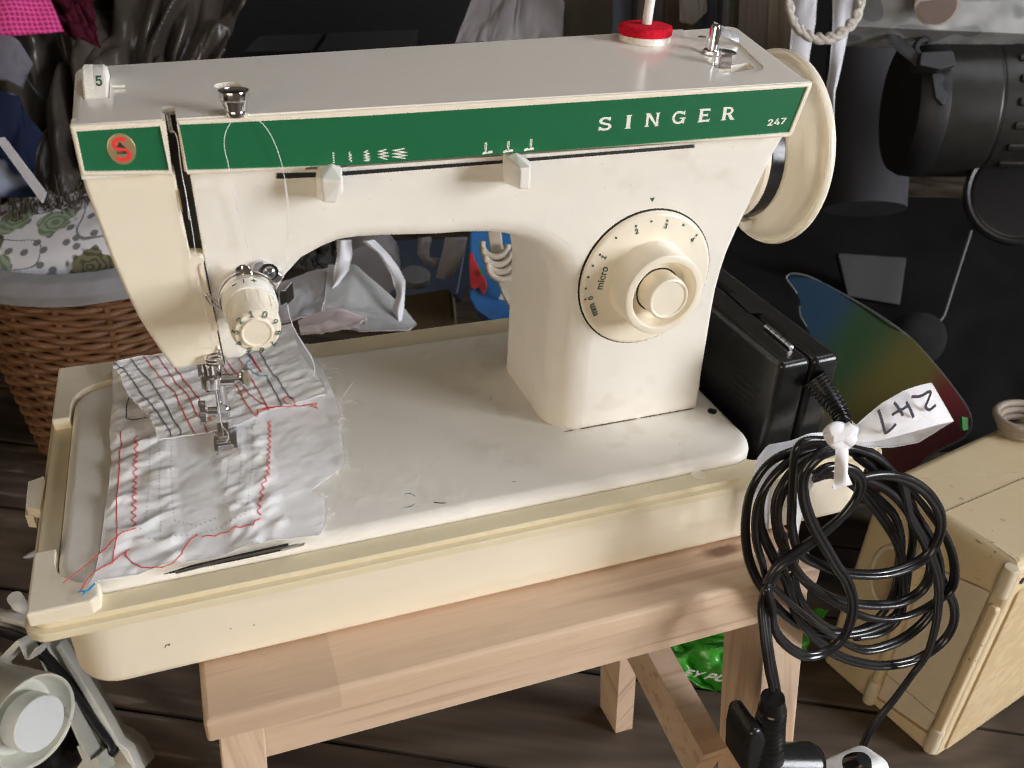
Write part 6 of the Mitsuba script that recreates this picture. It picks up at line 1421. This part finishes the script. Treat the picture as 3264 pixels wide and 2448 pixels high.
# ---------------------------------------------------------------- things seen through the arch
mat('bag_white', (0.52, 0.52, 0.55), 0.5, 0.3)
mat('bag_strap', (0.68, 0.69, 0.73), 0.45, 0.4)
CB = thing('carrier_bag', 'greyish white plastic carrier bag with two long handles seen through the arch', 'bag')
add('bag_side', cloth([(0.156,0.5865,-0.1424), (0.1879,0.5807,-0.1324), (0.2195,0.5737,-0.1242)], [(0.1437,0.4896,-0.1438), (0.1697,0.4824,-0.1393), (0.1931,0.4761,-0.1349)], 0.016, 4.0, 51, 80, 80, ridge=False), 'bag_white', CB, smooth=True)
add('bag_side', cloth([(0.2153,0.565,-0.1207), (0.2389,0.558,-0.1173), (0.2505,0.5457,-0.1291), (0.2721,0.5216,-0.1528), (0.2878,0.5029,-0.1718)], [(0.1897,0.4743,-0.1396), (0.2071,0.4665,-0.1411), (0.2238,0.4566,-0.1461), (0.2467,0.4483,-0.1452), (0.272,0.4391,-0.1441)], 0.014, 3.6, 53, 80, 80, ridge=False), mat('bag_grey', (0.40, 0.405, 0.40), 0.5, 0.3), CB, smooth=True)
add('bag_handle', strip([(0.2228,0.5527,-0.0777), (0.2212,0.5438,-0.0921), (0.2145,0.536,-0.1078), (0.206,0.5254,-0.1291)], [(0.2371,0.5475,-0.0771), (0.236,0.5392,-0.0903), (0.2308,0.5317,-0.1048), (0.2076,0.5251,-0.1284)], 0.006), 'bag_strap', CB, smooth=True)
add('bag_handle', strip([(0.2461,0.533,-0.0745), (0.2601,0.5213,-0.0839), (0.2699,0.5053,-0.1024), (0.2718,0.4921,-0.1212), (0.2643,0.4863,-0.1345), (0.2706,0.4739,-0.1495)], [(0.2582,0.5298,-0.0722), (0.2704,0.5168,-0.0847), (0.2788,0.5059,-0.0961), (0.2835,0.4964,-0.1077), (0.2783,0.4843,-0.1292), (0.2714,0.474,-0.1489)], 0.006), 'bag_strap', CB, smooth=True)
mat('plush', lambda p, n, uv: mix((0.62, 0.52, 0.52), (0.80, 0.72, 0.71), fbm(p.x * 60, p.y * 60, p.z * 60, 2)), 0.95, 0.1, sheen=0.3)
add('plush_cloth', cloth([(0.1678,0.4439,-0.1223), (0.1808,0.4424,-0.1168), (0.2033,0.4368,-0.112), (0.2198,0.4243,-0.1212)], [(0.1617,0.4003,-0.1156), (0.1806,0.3948,-0.1127), (0.1971,0.3901,-0.1099), (0.2148,0.3851,-0.1071)], 0.020, 3.5, 57, 50, 40, ridge=False), 'plush', None, 'pinkish white plush cloth in front of the carrier bag', 'cloth', smooth=True)
add('dark_cloth', cloth([(0.1976,0.7714,-0.1625), (0.2527,0.7513,-0.1602)], [(0.1638,0.6496,-0.1759), (0.2346,0.6344,-0.157)], 0.03, 6.0, 59, 50, 50), mat('charcoal', (0.050, 0.048, 0.045), 0.8, 0.2), None, 'charcoal cloth behind the carrier bag', 'cloth', smooth=True)
add('navy_box', plate([(0.3279,0.8735,-0.2168), (0.4584,0.8276,-0.2088), (0.4312,0.7902,-0.2817), (0.3283,0.8266,-0.2876)], 0.12, r=0.004), mat('navy', (0.010, 0.017, 0.032), 0.5), None, 'dark navy box seen through the arch', 'box')
add('round_tub', lathe([(0, 0), (0.019, 0), (0.020, 0.003), (0.020, 0.010), (0.018, 0.012), (0, 0.013)], (0.3487,0.7156,-0.2145), (0, -0.2, 1), 36), mat('lid_grey', (0.20, 0.205, 0.22), 0.5), None, 'small round grey-blue tub in front of the navy box', 'tub', smooth=40)
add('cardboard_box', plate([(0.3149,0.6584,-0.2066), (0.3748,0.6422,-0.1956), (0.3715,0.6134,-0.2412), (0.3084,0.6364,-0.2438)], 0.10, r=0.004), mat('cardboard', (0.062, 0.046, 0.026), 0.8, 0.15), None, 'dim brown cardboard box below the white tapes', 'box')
add('paper_roll', tube([(0.2837,0.68,-0.1543), (0.2731,0.6319,-0.157)], 0.036, 26, scale=[1, 1.0]), mat('roll_grey', (0.21, 0.20, 0.205), 0.7), None, 'pale paper roll behind the second bag handle', 'paper roll', smooth=50)
add('small_roll', tube([(0.265,0.7056,-0.1647), (0.2716,0.6826,-0.1576)], 0.017, 20), 'roll_grey', None, 'small pale roll between the bag handles', 'paper roll', smooth=50)
add('white_band', strip([(0.3375,0.6524,-0.126), (0.3341,0.6419,-0.1439), (0.34,0.6334,-0.1532), (0.3514,0.6265,-0.1569)], [(0.3532,0.6467,-0.1253), (0.3487,0.6401,-0.1378), (0.3473,0.6352,-0.1461), (0.3577,0.6305,-0.147)], 0.006), 'grey_cloth', None, 'white cloth band curling left of the blue tin', 'band', smooth=True)
add('white_band', strip([(0.3638,0.6228,-0.1169), (0.3585,0.6159,-0.1306), (0.3517,0.6095,-0.1443), (0.3459,0.6022,-0.1587)], [(0.3885,0.6138,-0.1159), (0.3839,0.6066,-0.1295), (0.3736,0.5997,-0.1461), (0.3616,0.5956,-0.1593)], 0.006), 'grey_cloth', None, 'broad white cloth band beside the blue tin', 'band', smooth=True)
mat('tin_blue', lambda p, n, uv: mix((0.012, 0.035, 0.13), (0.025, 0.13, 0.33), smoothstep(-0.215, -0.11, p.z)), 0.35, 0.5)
BT = thing('blue_tin', 'blue tin with a red strawberry and a white letter, seen beside the column', 'tin')
tin = [(0.3737,0.5634,-0.0864), (0.4453,0.539,-0.0809), (0.4293,0.4845,-0.1728), (0.3805,0.504,-0.1723), (0.3667,0.5157,-0.1628), (0.3619,0.5259,-0.1503)]
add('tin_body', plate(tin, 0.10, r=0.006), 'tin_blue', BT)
mat('berry', (0.36, 0.025, 0.030), 0.4)
sb = [A(p) for p in [(0.3699,0.5481,-0.1023), (0.3732,0.5436,-0.1072), (0.3747,0.5381,-0.1147), (0.3778,0.5328,-0.1209), (0.3818,0.5254,-0.1295), (0.3826,0.5202,-0.1371), (0.3792,0.5164,-0.1448), (0.3757,0.5177,-0.1449), (0.3735,0.5235,-0.1374), (0.3686,0.5228,-0.1414), (0.3649,0.5258,-0.1391), (0.365,0.5316,-0.1302), (0.3676,0.5415,-0.1137)]]
add('strawberry', plate(sb, 0.003, r=0.002), 'berry', BT, label='red strawberry picture')
add('berry_leaf', plate([(0.3754,0.5279,-0.1201), (0.379,0.527,-0.1193), (0.3798,0.5246,-0.1224), (0.3766,0.5241,-0.1251)], 0.002), 'clip_green', BT)
r0, r1 = A((0.3861,0.5089,-0.1463)), A((0.404,0.5012,-0.1474))
add('tin_letter', lettering('R', 0.058, r0, r1 - r0, (0.05, -0.5, 0.85), True, 0.0008), 'print_white', BT)
mat('carved', lambda p, n, uv: mix((0.42, 0.36, 0.27), (0.56, 0.50, 0.40), noise(p.x * 80, p.y * 80, p.z * 80)), 0.6)
CV = thing('carved_frame', 'cream carved frame with scallops leaning between the blue tin and the column', 'frame')
cvp = [(0.3717,0.4939,-0.0592), (0.3857,0.4896,-0.0574), (0.3847,0.4814,-0.0705), (0.3868,0.4713,-0.0845), (0.3892,0.4595,-0.1009), (0.3987,0.4498,-0.11), (0.3947,0.4365,-0.1325), (0.3814,0.4452,-0.1272), (0.3762,0.4549,-0.1156), (0.3737,0.4636,-0.1039), (0.3731,0.4763,-0.0851), (0.3712,0.4847,-0.0734)]
add('frame_board', plate(cvp, 0.012, r=0.003), 'carved', CV)
for (u, v, rr_) in ((0, 0, 0.0135), (1, 0, 0.0150), (2, 0, 0.0150), (3, 0, 0.0150)):
    c = A([(0.3759,0.4796,-0.0688), (0.3771,0.4753,-0.0746), (0.3783,0.4706,-0.081), (0.3795,0.4657,-0.0877)][u])
    d = nm(A(CAM) - c)
    b = basis(d)
    t = np.linspace(PI * 1.0, PI * 2.05, 16)
    add('scallop', sweep(c + d * 0.004 + rr_ * (np.outer(np.cos(t), -b[:, 0]) + np.outer(np.sin(t), b[:, 1] if b[2, 1] > 0 else -b[:, 1])), circle(0.0035, 8)), 'carved', CV, smooth=True)

# ---------------------------------------------------------------- second sewing machine, lower left
mat('pale_green', (0.66, 0.66, 0.59), 0.4)
mat('grey_green', (0.44, 0.44, 0.385), 0.45)
mat('khaki', (0.17, 0.165, 0.125), 0.5)
mat('white_knob', (0.72, 0.75, 0.75), 0.35)
OM = thing('old_machine', 'opened grey-white sewing machine with a handwheel and a black belt, lower left corner', 'sewing machine')
add('casing_rim', sweep(catmull([(-0.1239,0.3046,-0.2772), (-0.1089,0.2842,-0.2656), (-0.0915,0.2748,-0.2696), (-0.0818,0.2651,-0.2786), (-0.0751,0.2554,-0.2893), (-0.0693,0.2455,-0.3008), (-0.0621,0.2341,-0.3138), (-0.0538,0.2197,-0.3306), (-0.0451,0.2067,-0.3451), (-0.0403,0.1998,-0.3527)], 8), circle(0.0052, 8, 0.011), up=(-0.2, -0.6, 0.7)), 'pale_green', OM, smooth=40)
add('casing_side', plate([(-0.1216,0.2959,-0.2719), (-0.1079,0.2896,-0.2733), (-0.0912,0.2801,-0.2778), (-0.0807,0.2695,-0.2876), (-0.073,0.2557,-0.3039), (-0.0638,0.2409,-0.321), (-0.047,0.2117,-0.3551), (-0.0404,0.2078,-0.3572), (-0.0318,0.2004,-0.3632), (-0.025,0.187,-0.3795), (-0.0585,0.1992,-0.3809), (-0.0633,0.2125,-0.3637), (-0.076,0.2458,-0.3207), (-0.0842,0.2577,-0.3076), (-0.0943,0.2697,-0.2953), (-0.1102,0.2818,-0.2865), (-0.1236,0.2893,-0.2831)], 0.03, r=0.003), 'grey_green', OM)
add('casing_rim', plate([(-0.0731,0.2477,-0.2751), (-0.0694,0.2481,-0.2722), (-0.0616,0.2359,-0.2861), (-0.0515,0.219,-0.3057), (-0.0414,0.2016,-0.326), (-0.036,0.191,-0.3389), (-0.0296,0.1856,-0.3432), (-0.0244,0.1726,-0.3599), (-0.0278,0.1738,-0.36), (-0.0321,0.185,-0.3456), (-0.0397,0.1914,-0.3405), (-0.0483,0.2041,-0.3263), (-0.0595,0.2239,-0.303), (-0.0672,0.2364,-0.2887)], 0.012, r=0.003), 'pale_green', OM)
add('inner_plate', plate([(-0.0756,0.2452,-0.3132), (-0.068,0.2399,-0.3168), (-0.0575,0.223,-0.336), (-0.0475,0.2043,-0.3584), (-0.0533,0.2043,-0.3618), (-0.0634,0.2096,-0.3599), (-0.069,0.2168,-0.3522), (-0.0765,0.2325,-0.3329)], 0.01), 'khaki', OM)
add('drive_belt', sweep(catmull([(-0.1181,0.2736,-0.2675), (-0.1065,0.2679,-0.2693), (-0.0945,0.2604,-0.2734), (-0.0861,0.2533,-0.2792), (-0.0795,0.2468,-0.2851), (-0.0747,0.2405,-0.2919), (-0.0677,0.2319,-0.3008), (-0.0596,0.2208,-0.3128), (-0.0523,0.21,-0.3249), (-0.0463,0.2016,-0.3339), (-0.042,0.195,-0.3414), (-0.0416,0.1918,-0.346), (-0.0457,0.1907,-0.35), (-0.0525,0.1932,-0.3503), (-0.0598,0.1974,-0.3483)], 8), circle(0.0042, 8, 0.009), up=(-0.2, -0.6, 0.7)), 'rubber', OM, label='black drive belt', smooth=40)
add('bracket', join(plate([(-0.1133,0.24,-0.2695), (-0.0951,0.2427,-0.2546), (-0.094,0.2416,-0.2557), (-0.0935,0.2402,-0.2575), (-0.1046,0.2383,-0.2669), (-0.1105,0.237,-0.2724), (-0.1142,0.2369,-0.2748)], 0.02), plate([(-0.0951,0.2427,-0.2546), (-0.0935,0.2414,-0.2556), (-0.0893,0.2328,-0.2663), (-0.0823,0.2349,-0.2589), (-0.0816,0.2339,-0.26), (-0.0883,0.2316,-0.2673), (-0.0911,0.2329,-0.2671)], 0.02)), 'pale_green', OM)
add('bracket', plate([(-0.0865,0.2489,-0.273), (-0.0853,0.2479,-0.2737), (-0.0798,0.2348,-0.2903), (-0.0812,0.2348,-0.2911)], 0.03), 'pale_green', OM)
add('bracket', plate([(-0.069,0.2037,-0.2982), (-0.0673,0.2031,-0.2981), (-0.0551,0.176,-0.3319), (-0.0497,0.1755,-0.3294), (-0.0468,0.1666,-0.3412), (-0.07,0.175,-0.3422), (-0.0609,0.1781,-0.3321), (-0.0635,0.185,-0.3233), (-0.0617,0.1848,-0.3225), (-0.0594,0.18,-0.3283)], 0.02), 'grey_green', OM)
gc, gx = A((-0.1007,0.2266,-0.2824)), None
wax = 0.56 * nm(A(CAM) - A((-0.084,0.1824,-0.2819))) + 0.83 * (0.95 * A((0.939, -0.342, 0.0394)) + 0.31 * A((-0.148, -0.504, -0.851)))
wcn = A((-0.084,0.1824,-0.2819))
wr = 0.0355
add('hand_wheel', lathe([(0.020, -0.060), (wr * 0.90, -0.060), (wr * 0.93, -0.056), (wr, -0.004), (wr * 0.985, 0.0), (wr * 0.93, -0.0015), (wr * 0.88, -0.012), (wr * 0.78, -0.018), (0.0, -0.019)], wcn, wax, 80), 'pale_green', OM, label='big pale handwheel cup', smooth=40)
add('wheel_knob', lathe([(0.0, 0.0065), (0.0200, 0.0065), (0.0208, 0.0056), (0.0208, -0.009), (0.0195, -0.010), (0, -0.010)], wcn, wax, 64), 'white_knob', OM, label='white round knob inside the handwheel', smooth=40)
bk = basis(wax)
dq = A((-0.0725,0.1747,-0.2867)) - wcn
dq = dq - wax * (dq @ wax)
add('knob_dot', lathe([(0, 0.0070), (0.0018, 0.0069), (0.0020, 0.0064)], wcn + nm(dq) * 0.0158, wax, 20), mat('dot_grey', (0.28, 0.29, 0.29), 0.5), OM)
gear = A([(0.0385 * (1 + (0.035 if i % 2 else -0.035)) * math.cos(i * PI / 36), 0.0385 * (1 + (0.035 if i % 2 else -0.035)) * math.sin(i * PI / 36)) for i in range(72)])
gcn = wcn - wax * 0.062
add('gear', place(rprism(gear, -0.012, 0.0, 0.0006, 0, 1), gcn, bk[:, 0], bk[:, 1], bk[:, 2]), mat('gear_cream', (0.52, 0.46, 0.30), 0.5), OM, label='cream toothed wheel')
add('dark_knob', lathe([(0, 0.012), (0.02, 0.010), (0.025, 0), (0.025, -0.03)], (-0.0786,0.2105,-0.3429), wax, 28), 'rubber', OM, smooth=40)
add('peg', tube([(-0.0957,0.2909,-0.2806), (-0.0983,0.2825,-0.2455)], 0.0058, 14), 'nylon', OM, smooth=50)
add('white_cable', tube([(-0.1934,0.5498,-0.4437), (-0.1666,0.5482,-0.4302), (-0.1451,0.5474,-0.4187), (-0.1239,0.545,-0.4098)], 0.0035, 8, smoothn=4), mat('cable_white', (0.42, 0.42, 0.43), 0.5), None, 'thin white cable on the dark floor at the left edge', 'cable', smooth=True)
